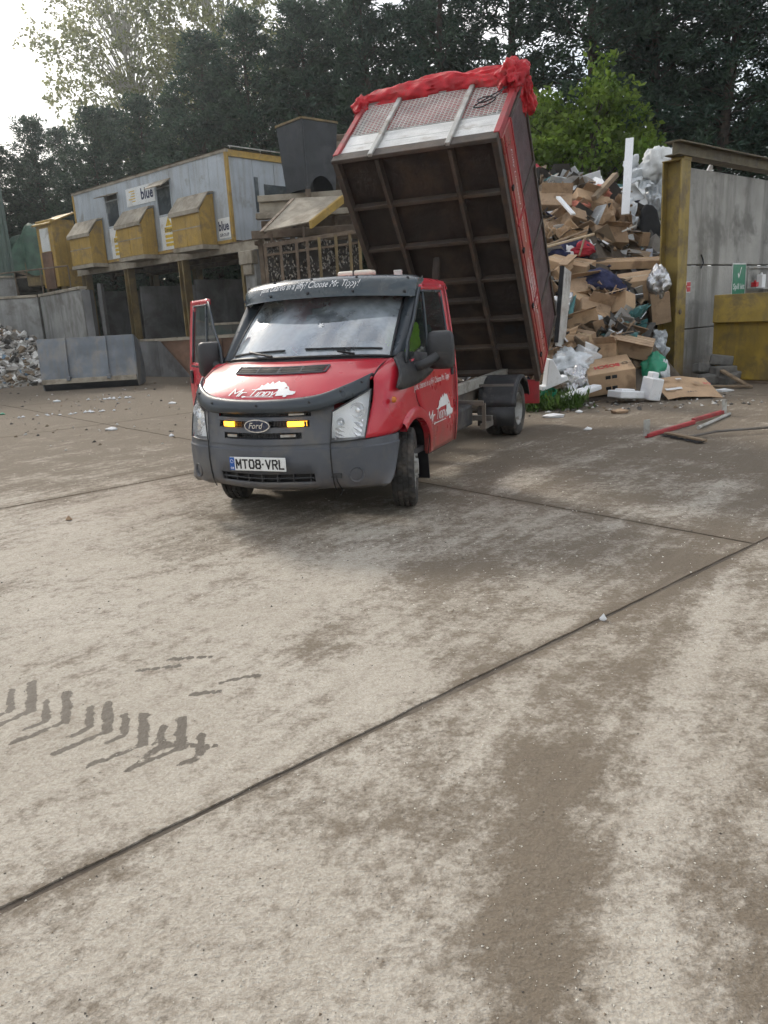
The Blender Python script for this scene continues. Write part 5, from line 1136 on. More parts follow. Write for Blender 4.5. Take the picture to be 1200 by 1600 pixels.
skip('waste_skip', 'rust brown open skip with sloping end beside the open truck door', (-4.35, 22.6, 0), R_(-3), 3.0, 1.6, 1.28, m_skip, m_dust, .9)
skip('waste_skip', 'dark green skip behind the rust brown skip', (-3.3, 25.0, 0), R_(6), 3.4, 1.6, 1.62, m_skipg, m_dust, .4)
# ------------------------------------------------------------------ hopper, conveyor cover, debris cage (centre, behind the truck)
hp = empty('feed_hopper', (-1.49, 21.0, 0), R_(41), 'black steel hopper tapering downwards beside the cabin', 'hopper')
a_, c_ = .56, .46; zt, zb = 6.47, 4.86
def hop(x, y, z): f = (z-zb)/(zt-zb); q = c_+(a_-c_)*f; return (x*q+.56, y*q+.56, z)
# near corner at (-1,-1) turned to face the camera
def hface(name, x0, y0, x1, y1, arch):
    b = MB(); N = 16; G = []
    for j in range(9):
        row = []
        for i in range(N+1):
            t = i/N; low = zb+(arch*max(0, math.sin(math.pi*min(1, max(0, (t-.08)/.86))))**.7 if arch else .10*t); z = low+(zt-low)*j/8; row.append(hop(x0+(x1-x0)*t, y0+(y1-y0)*t, z))
        G.append(row)
    b.grid(G); b.build(name, m_blk, hp, solid=.025)
hface('hopper_panel', -1, -1, 1, -1, .34); hface('hopper_panel', -1, 1, -1, -1, 0.02); hface('hopper_panel', 1, -1, 1, 1, 0.02); hface('hopper_panel', 1, 1, -1, 1, 0.02)
b = MB(); cs = [hop(x, y, zt+.02) for x, y in ((-1, -1), (1, -1), (1, 1), (-1, 1))]
for k in range(4): b.bar(cs[k], cs[(k+1) % 4], .07, .05)
b.build('hopper_rim', m_yel2, hp)
b = MB(); b.tube([hop(-1.0, -1.0, z) for z in np.linspace(zb+.05, zt, 5)], .025, 6); b.build('corner_bead', m_blk, hp, smooth=True)
b = MB()
for x, y in ((-1, -1), (1, -1), (1, 1), (-1, 1)): p = hop(x*.9, y*.9, zb); b.bar(p, (p[0], p[1], 3.7), .1, .1)
b.build('hopper_leg', m_rust, hp, stuff=True)
dk = empty('machine_deck', (-1.5, 21.2, 0), R_(-4), 'dusty steel machine deck with beams under the black hopper', 'machine')
for k, (z0, z1, x0, x1, y0, m_) in enumerate(((3.72, 3.92, -1.5, 1.6, -.2, m_rust), (4.25, 4.40, -1.45, 1.7, .3, m_dust), (4.70, 4.86, -1.4, 1.7, .5, m_dust), (4.40, 4.70, -1.4, .1, .62, m_dust), (3.92, 4.25, -1.4, 1.6, .7, m_rust))):
    b = MB(); b.b2((x0, y0, z0), (x1, y0+.25, z1)); b.build('beam', m_, dk, bevel=.01)
for x in (-1.35, -.3, .7, 1.5): b = MB(); b.b2((x-.06, .1, 0), (x+.06, .25, 3.72)); b.build('leg', m_rust, dk)
b = MB(); b.b2((-1.5, .1, 3.60), (1.9, 2.0, 3.70)); b.build('deck_plate', m_rust, dk)
b = MB(); b.b2((.35, 1.2, 3.7), (2.2, 2.0, 6.35)); b.build('machine_housing', m_rust, dk, bevel=.03)
for z in (5.2, 5.55, 5.95): b = MB(); b.b2((.7, .9, z), (2.0, 1.15, z+.16)); b.build('timber', m_dust, dk)
cvr = empty('conveyor_cover', (0, 0, 0), 0, 'sloping pale metal conveyor cover with yellow side edge below the hopper', 'cover')
P = [at((412, 361), 19.6), at((483, 346), 19.4), at((533, 306), 20.6), at((462, 309), 20.9)]
b = MB(); b.add([tuple(p) for p in P], [(0, 1, 2, 3)]); b.build('cover_sheet', m_dust, cvr, solid=.03)
b = MB(); b.hexa([P[1]-np.array([0, .02, .16]), P[2]-np.array([0, .02, .18]), P[2]+np.array([.06, 0, -.18]), P[1]+np.array([.06, 0, -.16])], [P[1]-np.array([0, .02, -.01]), P[2]-np.array([0, .02, -.01]), P[2]+np.array([.06, 0, .01]), P[1]+np.array([.06, 0, .01])]); b.build('edge_plate', m_yel, cvr)
for q in (.15, .85):
    p = lerp(P[0], P[1], q); b = MB(); b.bar(p-np.array([0, -.1, .03]), p-np.array([0, -.1, .6]), .05, .05); b.build('support_leg', m_rust, cvr)
b = MB(); b.bar(P[0]+np.array([-.05, 0, -.05]), P[3]+np.array([-.05, 0, -.05]), .10, .10); b.build('side_rail', m_rust, cvr)
cg = empty('debris_cage', (-1.33, 19.0, 0), R_(3), 'yellow framed cage panel clogged with shredded plastic behind the cab roof', 'cage')
top = lambda x: 3.45+.10*x
b = MB(); b.bar((-1.12, 0, top(-1.12)), (1.12, 0, top(1.12)), .09, .09); b.bar((-1.12, 0, 2.0), (1.12, 0, 2.0), .09, .09); b.bar((-1.12, 0, top(-1)-.22), (1.12, 0, top(1)-.24), .05, .05); b.build('frame_rail', m_rust, cg)
for x in (-1.1, -.74, -.37, -.12, .16, .55, .88, 1.1): b = MB(); b.bar((x, -.02, 0), (x+.02, -.02, top(x)), .07, .06, (0, 1, 0)); b.build('bar', m_yel2 if x > .1 else m_rust, cg)
b = MB(); b.b2((-1.1, .12, 1.6), (1.1, .16, 3.4)); b.build('backing_mesh', m_bdk, cg)
b = MB(); rn = random.Random(9)
for k in range(1700):
    x, z = rn.uniform(-1.1, 1.1), 1.9+1.55*rn.random()**.8
    if mn.noise(Vector((x*2.2, z*1.5, 3.))) < -.05-.2*(x < -.5): continue
    b.box((x, .05+rn.uniform(-.05, .08), z), (rn.uniform(.008, .035), .006, rn.uniform(.02, .075)), rotm(rn.uniform(-.6, .6), rn.uniform(-.7, .7), rn.uniform(-1, 1)), rn.choice([0, 0, 1, 2, 2]))
b.build('shredded_plastic', [m_bit[0], m_dust, m_bit[3]], cg, stuff=True)
# ------------------------------------------------------------------ push wall, beam, signs, bin (right)
m_wall = mat('rain_streaked_concrete', (.37, .36, .335), .9, var=.14, vs=1.2, dirt=(.16, .155, .14), da=.35, ds=.9, streak=.7, scol=(.14, .135, .12), sscale=(1.5, 1.5, .17), bump=.3, bs=22, mudz=(1.3, -.1, .7))
m_post = mat('old_yellow_post_paint', (.30, .215, .05), .6, var=.2, vs=2.5, dirt=(.14, .10, .055), da=.42, ds=2.2, streak=.45, scol=(.13, .10, .05), sscale=(6, 6, .5), bump=.15, mudz=(1.6, -.1, .7))
m_bin = mat('mucky_yellow_bin', (.30, .205, .03), .5, var=.25, vs=1.8, dirt=(.13, .095, .04), da=.45, ds=1.5, streak=.5, scol=(.12, .09, .04), sscale=(4, 4, .6), bump=.1)
m_beam = mat('brown_steel_beam', (.13, .105, .06), .7, var=.25, dirt=(.075, .06, .045), da=.4, streak=.3)
WP, WD, WN = np.array([6.06, 15.73]), np.array([.751, .661]), np.array([-.661, .751])
WROT = math.atan2(WD[1], WD[0])
wl = empty('push_wall', (*WP, 0), WROT, 'tall rain-streaked concrete push wall with yellow steel end post', 'wall')
for k, (z0, z1) in enumerate(((0, 1.015), (1.035, 2.25), (2.275, 4.05))):
    b = MB(); b.b2((.04, 0, z0), (9, .2, z1)); b.build('wall_panel', m_wall, wl, bevel=.012)
b = MB(); b.b2((-.30, -.10, 0), (.06, -.075, 4.14)); b.b2((-.30, .26, 0), (.06, .285, 4.14)); b.b2((-.135, -.075, 0), (-.105, .26, 4.14)); b.b2((-.31, -.11, 4.142), (.07, .295, 4.16)); post_ = b.build('end_post', m_post, wl)
b = MB(); b.b2((.06, -.06, 0), (.10, .0, 4.05)); b.build('post_angle', m_post, wl)
for z in (.45, .95, 1.45, 2.1, 2.5, 3.85): b = MB(); b.box((.12, -.02, z), (.10, .04, .10)); b.cyl((.12, -.04, z), (.12, -.06, z), .022, n=8); b.build('bracket', m_galv if z > 1 else m_rust, wl)
b = MB(); b.lathe([(.0, .03), (.03, .03), (.05, .015), (.05, 0)], (-.16, -.1, 1.38), (0, -1, 0), 12); b.build('post_boss', m_rust, post_)
b = MB(); b.tube([(.8, -.015, 2.20), (.88, -.025, 2.3), (.86, -.02, 2.38), (.80, -.015, 2.46)], .012, 5); b.build('cable_stub', m_ink, wl)
ib = empty('top_beam', (*WP, 0), WROT, 'brown steel beam running above the push wall', 'beam')
b = MB(); b.b2((-.50, -.16, 4.43), (9.5, .14, 4.455)); b.b2((-.50, -.16, 4.205), (9.5, .14, 4.225)); b.b2((-.50, -.03, 4.225), (9.5, -.01, 4.43)); b.build('beam_section', m_beam, ib)
b = MB(); b.b2((-.25, -.12, 4.165), (.05, .14, 4.20)); b.build('bearing_plate', m_post, ib)
for t, a_ in ((1.35, .75), (2.0, .0), (2.75, -.9)):
    p = WP+WD*t+WN*.5; b = MB(); b.cyl((p[0], p[1], 3.6), (p[0]+.45*a_, p[1]-.1, 4.28), .035, n=10); tag(b.build('plastic_pipe', m_white), {1.35: 'white pipe end poking over the push wall, nearest the post', 2.0: 'short upright white pipe poking over the push wall', 2.75: 'thin leaning white pipe poking over the push wall at the right'}[t], 'pipe', 'pipes over the wall')
def wall_sign(name, label, t0, t1, z0, z1, m): 
    s_ = empty(name, (*WP, 0), WROT, label, 'sign'); b = MB(); b.b2((t0, -.016, z0), (t1, -.003, z1)); b.build('sign_board', m, s_, bevel=.002); return s_
m_grn = mat('sign_green', (.01, .19, .10), .4, var=.06, bump=0); m_redp = mat('sign_red', (.50, .02, .03), .4, var=.08, bump=0)
s_ = wall_sign('safety_sign', 'green and white spill kit sign with a tick on the concrete wall', 2.22, 2.88, 1.42, 2.30, m_sign)
b = MB(); b.b2((2.245, -.020, 1.44), (2.855, -.0165, 2.275)); b.build('green_field', m_grn, s_)
b = MB(); f_ = lambda u, v: (u, -.0225, v); b.add([f_(2.47, 2.08), f_(2.50, 2.10), f_(2.535, 2.04), f_(2.53, 1.985)], [(0, 1, 2, 3)]); b.add([f_(2.53, 1.985), f_(2.535, 2.04), f_(2.63, 2.22), f_(2.66, 2.22)], [(0, 1, 2, 3)])
add_text(b, 'Spill kit', lambda u, v: f_(2.28+u, 1.72+v), width=.54, bold=.01, height=.16); add_text(b, 'station', lambda u, v: f_(2.30+u, 1.50+v), width=.50, bold=.01, height=.15); b.build('sign_lettering', m_white, s_, stuff=True)
s_ = wall_sign('safety_sign', 'small red and white no smoking sign beside the yellow post', .10, .40, 1.74, 1.95, m_sign)
b = MB(); b.b2((.245, -.02, 1.755), (.39, -.0165, 1.845)); b.b2((.245, -.02, 1.855), (.39, -.0165, 1.94)); b.tube([(.17+.055*math.cos(t), -.02, 1.845+.055*math.sin(t)) for t in np.linspace(0, 6.283, 17)], .008, 4); b.bar((.135, -.02, 1.88), (.205, -.02, 1.81), .01, .006); b.build('sign_print', m_redp, s_, stuff=True)
# spill kit shelf bits
for k, (t, z, m_, nm, lab) in enumerate(((2.98, 1.86, m_redp, 'red_container', 'small red container on the ledge behind the yellow bin'), (3.3, 1.92, m_white, 'white_container', 'white box on the ledge behind the yellow bin at the right edge'))):
    p = WP+WD*t-WN*.18; b = MB(); b.box((0, 0, -.02), (.13+.06*k, .12, .10+.20*k)); b.cyl((0, 0, .03+.1*k), (0, 0, .07+.1*k), .025, n=8); tag(b.build(nm, m_, bevel=.02, loc=(p[0], p[1], z), rot=(0, 0, WROT)), lab, 'container')
b = MB(); q0, q1 = WP+WD*2.9-WN*.22, WP+WD*6-WN*.22; b.bar((*q0, 1.75), (*q1, 1.75), .36, .03); tag(b.build('wall_ledge', m_galv), 'metal ledge on the wall behind the yellow bin', 'ledge')
b = MB(); q0, q1 = WP+WD*2.95-WN*.03, WP+WD*6-WN*.03; b.tube([(*q0, 1.76), (*q0, 2.2), (*q1, 2.22)], .018, 6); tag(b.build('wall_conduit', m_galv), 'thin grey conduit on the concrete wall by the spill kit sign', 'pipe')
BF = np.array([.62, -.785]); bn = empty('steel_bin', (6.55, 15.32, 0), math.atan2(BF[1], BF[0]), 'large grimy yellow steel bin with overhanging upper lid at the right edge', 'bin')
b = MB(); b.b2((0, .06, .06), (2.6, 1.3, 1.18)); b.build('bin_body', m_bin, bn, bevel=.015)
b = MB(); b.hexa([(.04, -.06, 1.14), (2.7, -.06, 1.14), (2.7, 1.32, 1.14), (.04, 1.32, 1.14)], [(.02, .0, 1.66), (2.7, .0, 1.66), (2.7, 1.32, 1.66), (.02, 1.32, 1.66)]); b.build('bin_lid', m_bin, bn, bevel=.012)
b = MB(); b.b2((0, .04, .0), (2.6, 1.28, .058)); b.build('bin_base', m_rust, bn)
b = MB(); b.b2((1.42, -.052, 1.36), (1.75, -.035, 1.54)); b.build('bin_label', m_signy, bn)
b = MB(); add_text(b, '13', lambda u, v: (1.46+u, -.056, 1.39+v), width=.16, bold=.02); b.build('bin_number', m_ink, bn, stuff=True)
m_blkc = mat('grey_block', (.17, .165, .155), .9, var=.2, dirt=(.10, .095, .085), da=.4, bump=.4)
for k, (px, Y, d, r, lab) in enumerate(((((1100, 577)), 15.3, (.42, .22, .18), .3, 'topmost left'), ((1128, 563), 15.2, (.42, .25, .2), -.5, 'topmost right'), ((1130, 580), 15.0, (.45, .25, .2), .2, 'middle right'), ((1112, 594), 15.0, (.45, .25, .2), -.2, 'bottom left'), ((1140, 594), 14.9, (.45, .22, .2), .5, 'bottom right'))):
    p = at(px, Y); b = MB(); b.box((0, 0, 0), d); tag(b.build('concrete_block', m_blkc, bevel=.02, loc=(p[0], p[1], max(.1, p[2])), rot=(.1*(k-2), .12*(2-k), r)), f'grey concrete block by the yellow bin, {lab} of its heap', 'block', 'blocks by the yellow bin')
m_wood = mat('old_timber', (.27, .20, .13), .85, var=.25, vs=4, streak=.3, sscale=(1, 9, 9), dirt=(.14, .10, .065), da=.3, bump=.3)
def stick(name, pa, Ya, pb, Yb, w_, h_, m, label, cat, group=None, round_=False):
    A, B = at(pa, Ya), at(pb, Yb); A[2] = max(A[2], h_/2); B[2] = max(B[2], h_/2); C0 = (A+B)/2; b = MB()
    if round_: b.cyl(A-C0, B-C0, w_/2, n=10)
    else: b.bar(A-C0, B-C0, w_, h_)
    return tag(b.build(name, m, bevel=0 if round_ else .004, loc=tuple(C0)), label, cat, group)
stick('timber_plank', (1126, 578), 14.9, (1173, 606), 13.9, .09, .04, m_wood, 'pale timber leaning from the blocks to the ground by the yellow bin', 'plank')
stick('timber_plank', (1112, 603), 14.4, (1172, 604), 13.9, .10, .03, m_wood, 'thin plank lying flat in front of the yellow bin', 'plank')

# ------------------------------------------------------------------ waste pile
def toe(x): return 13.3+1.3*max(0, x-4.8)-.25*max(0, 3.2-x)
def mound(x, y):
    s = y-toe(x); h = .78*s if s < 5.4 else .78*5.4+.22*(s-5.4)
    # falls away left of the truck body and behind
    h -= .9*max(0, 2.6-x)
    side = (x-WP[0])*WN[0]+(y-WP[1])*WN[1]
    if side < .35 and y > 15.0: h -= 6*(.35-side)
    return h
def on_pile(px):
    Y = 12.4
    while Y < 26:
        p = at(px, Y)
        if p[2] <= max(0.02, mound(p[0], p[1])): return Y
        Y += .04
    return 21.
m_card = mat('brown_cardboard', (.47, .32, .195), .85, var=.10, vs=2.5, dirt=(.27, .175, .10), da=.2, ds=2, bump=.08)
m_cardd = mat('dull_cardboard', (.38, .265, .17), .9, var=.15, vs=3, dirt=(.20, .13, .08), da=.3, ds=3, bump=.2)
m_tape = mat('parcel_tape', (.50, .38, .24), .35, var=.06, bump=0)
m_foam = mat('white_polystyrene', (.78, .79, .80), .8, var=.05, dirt=(.55, .54, .52), da=.1, bump=.2, bs=120)
m_foil = mat('crumpled_foil', (.55, .55, .56), .32, metal=.85, var=.2, vs=6, bump=.5, bs=20)
m_film = mat('plastic_film', (.62, .65, .67), .3, var=.15, vs=5, bump=.4, bs=15)
m_bagw = mat('white_bulk_bag', (.66, .67, .66), .7, var=.12, vs=4, dirt=(.45, .42, .38), da=.25, bump=.35, bs=14)
m_teal = mat('teal_plastic', (.07, .20, .20), .4, var=.2, bump=.3, bs=12)
m_bluef = mat('navy_fabric', (.014, .018, .06), .8, var=.35, vs=9, dirt=(.10, .09, .16), da=.14, ds=14, bump=.3, bs=30)
m_redc = mat('red_fabric', (.40, .03, .05), .8, var=.3, bump=.3)
m_pink = mat('pink_orange_rag', (.52, .18, .12), .8, var=.3, vs=6, bump=.4, bs=14)
m_blkf = mat('black_fabric', (.012, .012, .013), .85, var=.3, bump=.3)
m_greenp = mat('green_plastic', (.02, .25, .14), .4, var=.15, bump=0)
m_paleb = mat('pale_blue_board', (.50, .53, .62), .6, var=.1, bump=0)
KEEP = []
def unit(v): v = np.asarray(v, float); return v/np.linalg.norm(v)
def frame_from(A, B, D):
    e1 = unit(B-A); e2 = unit((D-A)-e1*((D-A)@e1)); e3 = np.cross(e1, e2); return e1, e2, e3
def carton(label, Apx, Ya, Bpx, Yb, Dpx, Yd, h, m=None, tape=True, print_=None, name='cardboard_box', lines=None, ground_=False):
    cpx = ((Bpx[0]+Dpx[0])/2, (Bpx[1]+Dpx[1])/2); sh_ = min(0, on_pile(cpx)-.42-(Yb+Yd)/2) if Apx[1] < 560 else 0.
    A, B, D = at(Apx, Ya+sh_), at(Bpx, Yb+sh_), at(Dpx, Yd+sh_); e1, e2, e3 = frame_from(A, B, D); L1, L2 = np.linalg.norm(B-A), abs((D-A)@e2)
    if e3[2] < 0: e3 = -e3
    R = np.stack([e1, e2, -e3 if np.linalg.det(np.stack([e1, e2, e3], 1)) < 0 else e3], 1)
    sgn = 1 if np.allclose(R[:, 2], e3) else -1     # local z times sgn is up
    base = A-e3*h; cc_ = A+e1*L1/2+e2*L2/2-e3*h/2
    for t_ in ((.25, .5, .75) if L1 > .7 else (.5,)): KEEP.append((A+e1*L1*t_+e2*L2/2-e3*h/2, .22+.40*max(L2, h)))
    o = empty(name, tuple(base), 0, label, 'box'); o.rotation_mode = 'QUATERNION'; o.rotation_quaternion = Matrix(R.tolist()).to_quaternion()
    zz = lambda z: z*sgn
    b = MB(); b.b2((0, 0, 0), (L1, L2, zz(h))); 
    bo = b.build('carton_body', m or m_card, o, bevel=.008)
    if tape:
        b = MB(); b.b2((-.002, L2/2-.03, zz(-.001)), (L1+.002, L2/2+.03, zz(h+.0025))); b.build('tape_strip', m_tape, o)
        b = MB(); b.b2((0, L2/2-.0025, zz(h+.001)), (L1, L2/2+.0025, zz(h+.0045))); b.build('flap_seam', m_cardd, o)
    return o, L1, L2, h, zz
o, L1, L2, h_, zz = carton('large cardboard appliance box with red lettering at the foot of the pile', (909, 589), 13.25, (993, 575), 13.15, (931, 561), 13.85, .40)
flip_ = lambda u, v: (L1*.76-u, L2*.50-v, zz(h_+.006))
b = MB(); add_text(b, 'BOSCH', flip_, width=.42, bold=.03, height=.15); b.build('lettering', m_redp, o, stuff=True)
b = MB(); q = [(L1*.87+.05*math.cos(t), L2*.42+.05*math.sin(t), zz(h_+.006)) for t in np.linspace(0, 6.283, 21)]; b.tube(q, .005, 4); b.bar((L1*.87-.03, L2*.42-.03, zz(h_+.006)), (L1*.87-.03, L2*.42+.03, zz(h_+.006)), .006, .003); b.bar((L1*.87+.03, L2*.42-.03, zz(h_+.006)), (L1*.87+.03, L2*.42+.03, zz(h_+.006)), .006, .003); b.bar((L1*.87-.03, L2*.42, zz(h_+.006)), (L1*.87+.03, L2*.42, zz(h_+.006)), .006, .003); b.build('emblem', m_rust, o, stuff=True)
b = MB()
for x0 in (.44, .56): 
    for z0 in (.08, .28): b.b2((x0*L1, -.004, zz(z0)), (x0*L1+.085, -.001, zz(z0+.06)))
b.build('handling_symbols', m_ink, o, stuff=True)
b = MB(); b.b2((L1+.001, L2*.25, zz(.1)), (L1+.004, L2*.55, zz(.3))); b.build('paper_label', m_sign, o)
b = MB(); b.b2((L1+.001, L2*.68, zz(.14)), (L1+.004, L2*.9, zz(.19))); b.build('hand_hole', m_ink, o)
carton('long plain cardboard box sloping down across the pile', (877, 449), 15.35, (948, 498), 14.75, (890, 441), 15.75, .36)
carton('long flat cardboard tube box lying level against the yellow post', (931, 410), 16.4, (1044, 406), 16.25, (931, 404), 16.8, .16)
carton('small square cardboard box left of the long level box', (884, 412), 16.0, (916, 417), 15.75, (908, 403), 16.3, .34)
o, *_ = carton('cardboard box with crumpled silver foil lining below the level box', (962, 444), 15.75, (1022, 436), 15.5, (966, 428), 16.2, .42)
carton('open upright cardboard box in the middle of the pile', (934, 366), 17.6, (966, 362), 17.4, (944, 354), 17.9, .55, m_cardd, False)
carton('brown cardboard box jammed against the yellow post', (1016, 462), 15.45, (1046, 455), 15.4, (1022, 450), 15.8, .62, m_cardd, False)
carton('crushed brown box beside the truck body near the foot of the pile', (884, 524), 14.45, (912, 530), 14.1, (896, 511), 14.7, .25, m_cardd)
carton('cardboard box with blue tape wedged behind the grey panel', (850, 404), 16.0, (880, 412), 15.7, (862, 395), 16.3, .42, m_card)
def crumple(name, label, cat, px, Y, w_, h_, rot, m, seed, amp=.18, n=16, group=None, solid=.006):
    c = at(px, Y); b = MB(); R = rotm(*rot); G = []
    for i in range(n+1):
        row = []
        for j in range(n+1):
            u, v = i/n-.5, j/n-.5; e = .10*ffn((u*3, seed, 1.), 1., 3); q = np.array([u*w_*(1+e), v*h_*(1+e*1.2), amp*(abs(ffn((u*2.4+seed, v*2.4, seed), 1., 4))-.3+.35*abs(u)*((seed*7) % 3-1))])
            row.append(R@q)
        G.append(row)
    KEEP.append((c, .36*min(w_, h_))); b.grid(G); return tag(b.build(name, m, smooth=True, ang=25, solid=solid, loc=tuple(c)), label, cat, group)
def Yp(px, d=.15): return on_pile(px)-d-.12
FACE = (1.05, 0, 0)
crumple('cardboard_sheet', 'big torn brown cardboard sheet high on the pile', 'cardboard', (934, 330), Yp((934, 330), .35), 1.0, .95, (1.0, .25, .35), m_card, 1.3, .35)
crumple('cardboard_sheet', 'crumpled cardboard bulging beside the big torn sheet', 'cardboard', (955, 338), Yp((955, 338), .5), .75, .85, (1.2, -.3, -.4), m_cardd, 2.6, .5)
crumple('cardboard_sheet', 'flattened cardboard with holes beside the truck cage', 'cardboard', (868, 345), Yp((868, 345), .2), 1.15, .55, (.75, -.25, .3), m_cardd, 3.1, .22)
crumple('cardboard_sheet', 'folded cardboard layers below the holed sheet beside the truck cage', 'cardboard', (884, 364), Yp((884, 364), .2), .8, .35, (.8, .2, -.3), m_card, 4.4, .3)
crumple('cardboard_sheet', 'torn cardboard flap with a picture hole low in the pile', 'cardboard', (900, 530), Yp((900, 530), .25), .55, .5, (.9, .3, .5), m_card, 5.2, .25)
crumple('cardboard_sheet', 'dirty cardboard scrap between the teal bag and the long box', 'cardboard', (925, 518), Yp((925, 518), .1), .9, .35, (.8, .1, -.2), m_cardd, 6.6, .25)
crumple('cardboard_sheet', 'brown cardboard flap behind the white pedestal beside the truck tail', 'cardboard', (868, 572), Yp((868, 572), .1), .55, .7, (1.2, .0, .3), m_cardd, 7.9, .12)
# bulk bags, films, bags
def bag(name, label, px, Y, r, seed, m, amp=.35, rot=(0, 0, 0), cat='bag', nu=34, nv=22):
    c = at(px, Y); KEEP.append((c, .8*min(r))); o = lump(name, (0, 0, 0), r, seed, None, m, amp=amp, nu=nu, nv=nv); o.location = tuple(c); o.rotation_euler = rot; return tag(o, label, cat)
bag('bulk_bag', 'white woven bulk bag near the top of the pile', (1008, 315), Yp((1008, 315), .3), (.85, .6, .55), 1.7, m_bagw, .35, (.2, -.25, .2))
bag('bulk_bag', 'grimy white sack at the very top of the pile by the post', (1030, 258), Yp((1030, 262), .2), (.45, .4, .42), 4.9, m_bagw, .4)
crumple('plastic_sheet', 'shiny white plastic sheet draped over the pile top', 'sheet', (1005, 272), Yp((1005, 275), .3), .95, .8, (1.0, .3, .2), m_film, 9.1, .55, 20)
crumple('plastic_sheet', 'crumpled clear plastic sheet beside the white bulk bag', 'sheet', (1030, 305), Yp((1030, 305), .6), .6, .7, (1.2, -.2, -.3), m_film, 3.9, .5, 18)
crumple('white_board', 'white board propped against the bulk bag', 'board', (985, 302), Yp((985, 302), .35), .6, .5, (.95, -.2, .45), m_foam, .4, .02, 4)
crumple('plastic_sheet', 'white plastic sheet flattened under the bulk bag', 'sheet', (975, 330), Yp((975, 330), .35), .5, .7, (1.1, .1, .1), m_film, 5.5, .25, 14)
bag('orange_rag', 'orange and pink rags at the pile ridge', (925, 300), Yp((925, 303), .1), (.40, .3, .16), 2.9, m_pink, .5, cat='rag')
bag('orange_rag', 'faded red rags beside the pile ridge, left of the timber', (895, 325), Yp((895, 325), .1), (.35, .25, .15), 6.9, m_pink, .5, cat='rag')
bag('blue_rag', 'dark blue rag at the pile ridge beside the white plank', (966, 299), Yp((966, 300), .1), (.22, .2, .15), 7.7, m_teal, .4, cat='rag')
bag('fabric_roll', 'navy patterned fabric roll below the level box', (944, 444), Yp((944, 446), .2), (.42, .32, .24), 3.2, m_bluef, .25, (.1, .35, -.1), cat='fabric')
bag('fabric_roll', 'dark navy bedding under the poles beside the truck cage', (888, 392), Yp((888, 392), .15), (.5, .3, .22), 5.9, m_bluef, .3, cat='fabric')
bag('fabric_roll', 'red fabric bundle in front of the navy bedding', (908, 390), Yp((908, 390), .3), (.28, .2, .14), 8.4, m_redc, .4, cat='fabric')
crumple('plastic_bag', 'teal plastic bag in the lower middle of the pile', 'bag', (990, 503), Yp((990, 505), .3), .55, .6, (1.1, .2, .4), m_teal, 2.2, .5, 16)
crumple('plastic_bag', 'clear film hanging beside the yellow post base', 'bag', (1030, 545), Yp((1030, 545), .3), .3, .75, (1.35, .1, .2), m_film, 8.8, .35, 16)
bag('foil_insulation', 'crumpled silver foil roll above the crushed box', (880, 482), Yp((880, 484), .2), (.20, .18, .28), 1.1, m_foil, .4, cat='foil')
bag('foil_insulation', 'crumpled foil ball beside the appliance box at the pile foot', (898, 598), 13.2, (.22, .2, .26), 6.1, m_foil, .55, cat='foil')
bag('foil_insulation', 'silver lining spilling from the box by the post', (1028, 441), 15.55, (.20, .26, .30), 9.9, m_foil, .4, cat='foil')
bag('green_bag', 'green and white bag beside the appliance box', (1022, 577), 13.75, (.2, .16, .26), 4.4, m_greenp, .35)
bag('clear_bag', 'clear plastic bag right of the green bag', (1033, 580), 13.75, (.14, .14, .24), 5.4, m_film, .4)
bag('grey_film_heap', 'grey crumpled film at the pile foot beside the truck tail', (888, 570), 13.7, (.35, .3, .25), 7.1, m_film, .6, cat='film')
# black cushion
cu = at((1013, 362), Yp((1013, 362), .7)); KEEP.append((cu, .5)); b = MB(); pr_ = [(-.24, .62), (-.05, .66), (.10, .58), (.30, .2), (.34, -.4), (.26, -.62), (.05, -.66), (-.12, -.5), (-.26, .1), (-.3, .45)]
b.prism(pr_, lambda u, v: (u, -.07, v), lambda u, v: (u, .07, v)); tag(b.build('seat_cushion', m_blkf, smooth=True, bevel=.05, seg=3, loc=tuple(cu), rot=(-.3, .38, .2)), 'long black padded seat back leaning against the yellow post', 'cushion')
# planks, poles, boards
stick('white_plank', (984, 216), 18.6, (977, 335), 17.5, .17, .03, m_foam, 'white plank standing upright from the pile top', 'plank')
stick('timber_plank', (962, 273), 18.2, (928, 310), 17.6, .13, .10, m_wood, 'grey timber sticking up from the pile ridge', 'plank')
stick('pole', (846, 388), 15.4, (928, 366), 16.0, .05, .05, m_tape, 'long pale yellow pole lying across the pile', 'pole', round_=True)
stick('pole', (852, 384), 15.5, (918, 360), 16.4, .045, .045, m_wood, 'thin brown pole lying above the pale yellow pole', 'pole', round_=True)
stick('pole', (905, 400), 15.9, (914, 370), 16.2, .04, .04, m_wood, 'short brown stick crossing the pale yellow pole', 'pole', round_=True)
stick('metal_strip', (972, 362), 16.9, (995, 352), 16.9, .05, .03, m_alu, 'short pale metal strip beside the upright box', 'strip')
stick('white_plank', (872, 308), 17.2, (896, 335), 16.6, .10, .04, m_foam, 'short white trim sticking out above the holed cardboard', 'plank')
stick('timber_plank', (975, 535), 14.4, (1000, 575), 13.9, .16, .05, m_wood, 'grey timber offcut behind the appliance box', 'plank')
stick('timber_plank', (935, 535), 14.5, (985, 518), 14.5, .12, .03, m_bit[0], 'grey board under the teal bag', 'plank')
stick('timber_plank', (993, 560), 14.3, (1020, 505), 14.9, .12, .04, m_bit[3], 'dark board leaning up towards the yellow post', 'plank')
crumple('white_board', 'pale blue printed board beside the black cushion', 'board', (1000, 398), Yp((1000, 398), .25), .55, .30, (1.15, .1, -.2), m_paleb, .7, .04, 6)
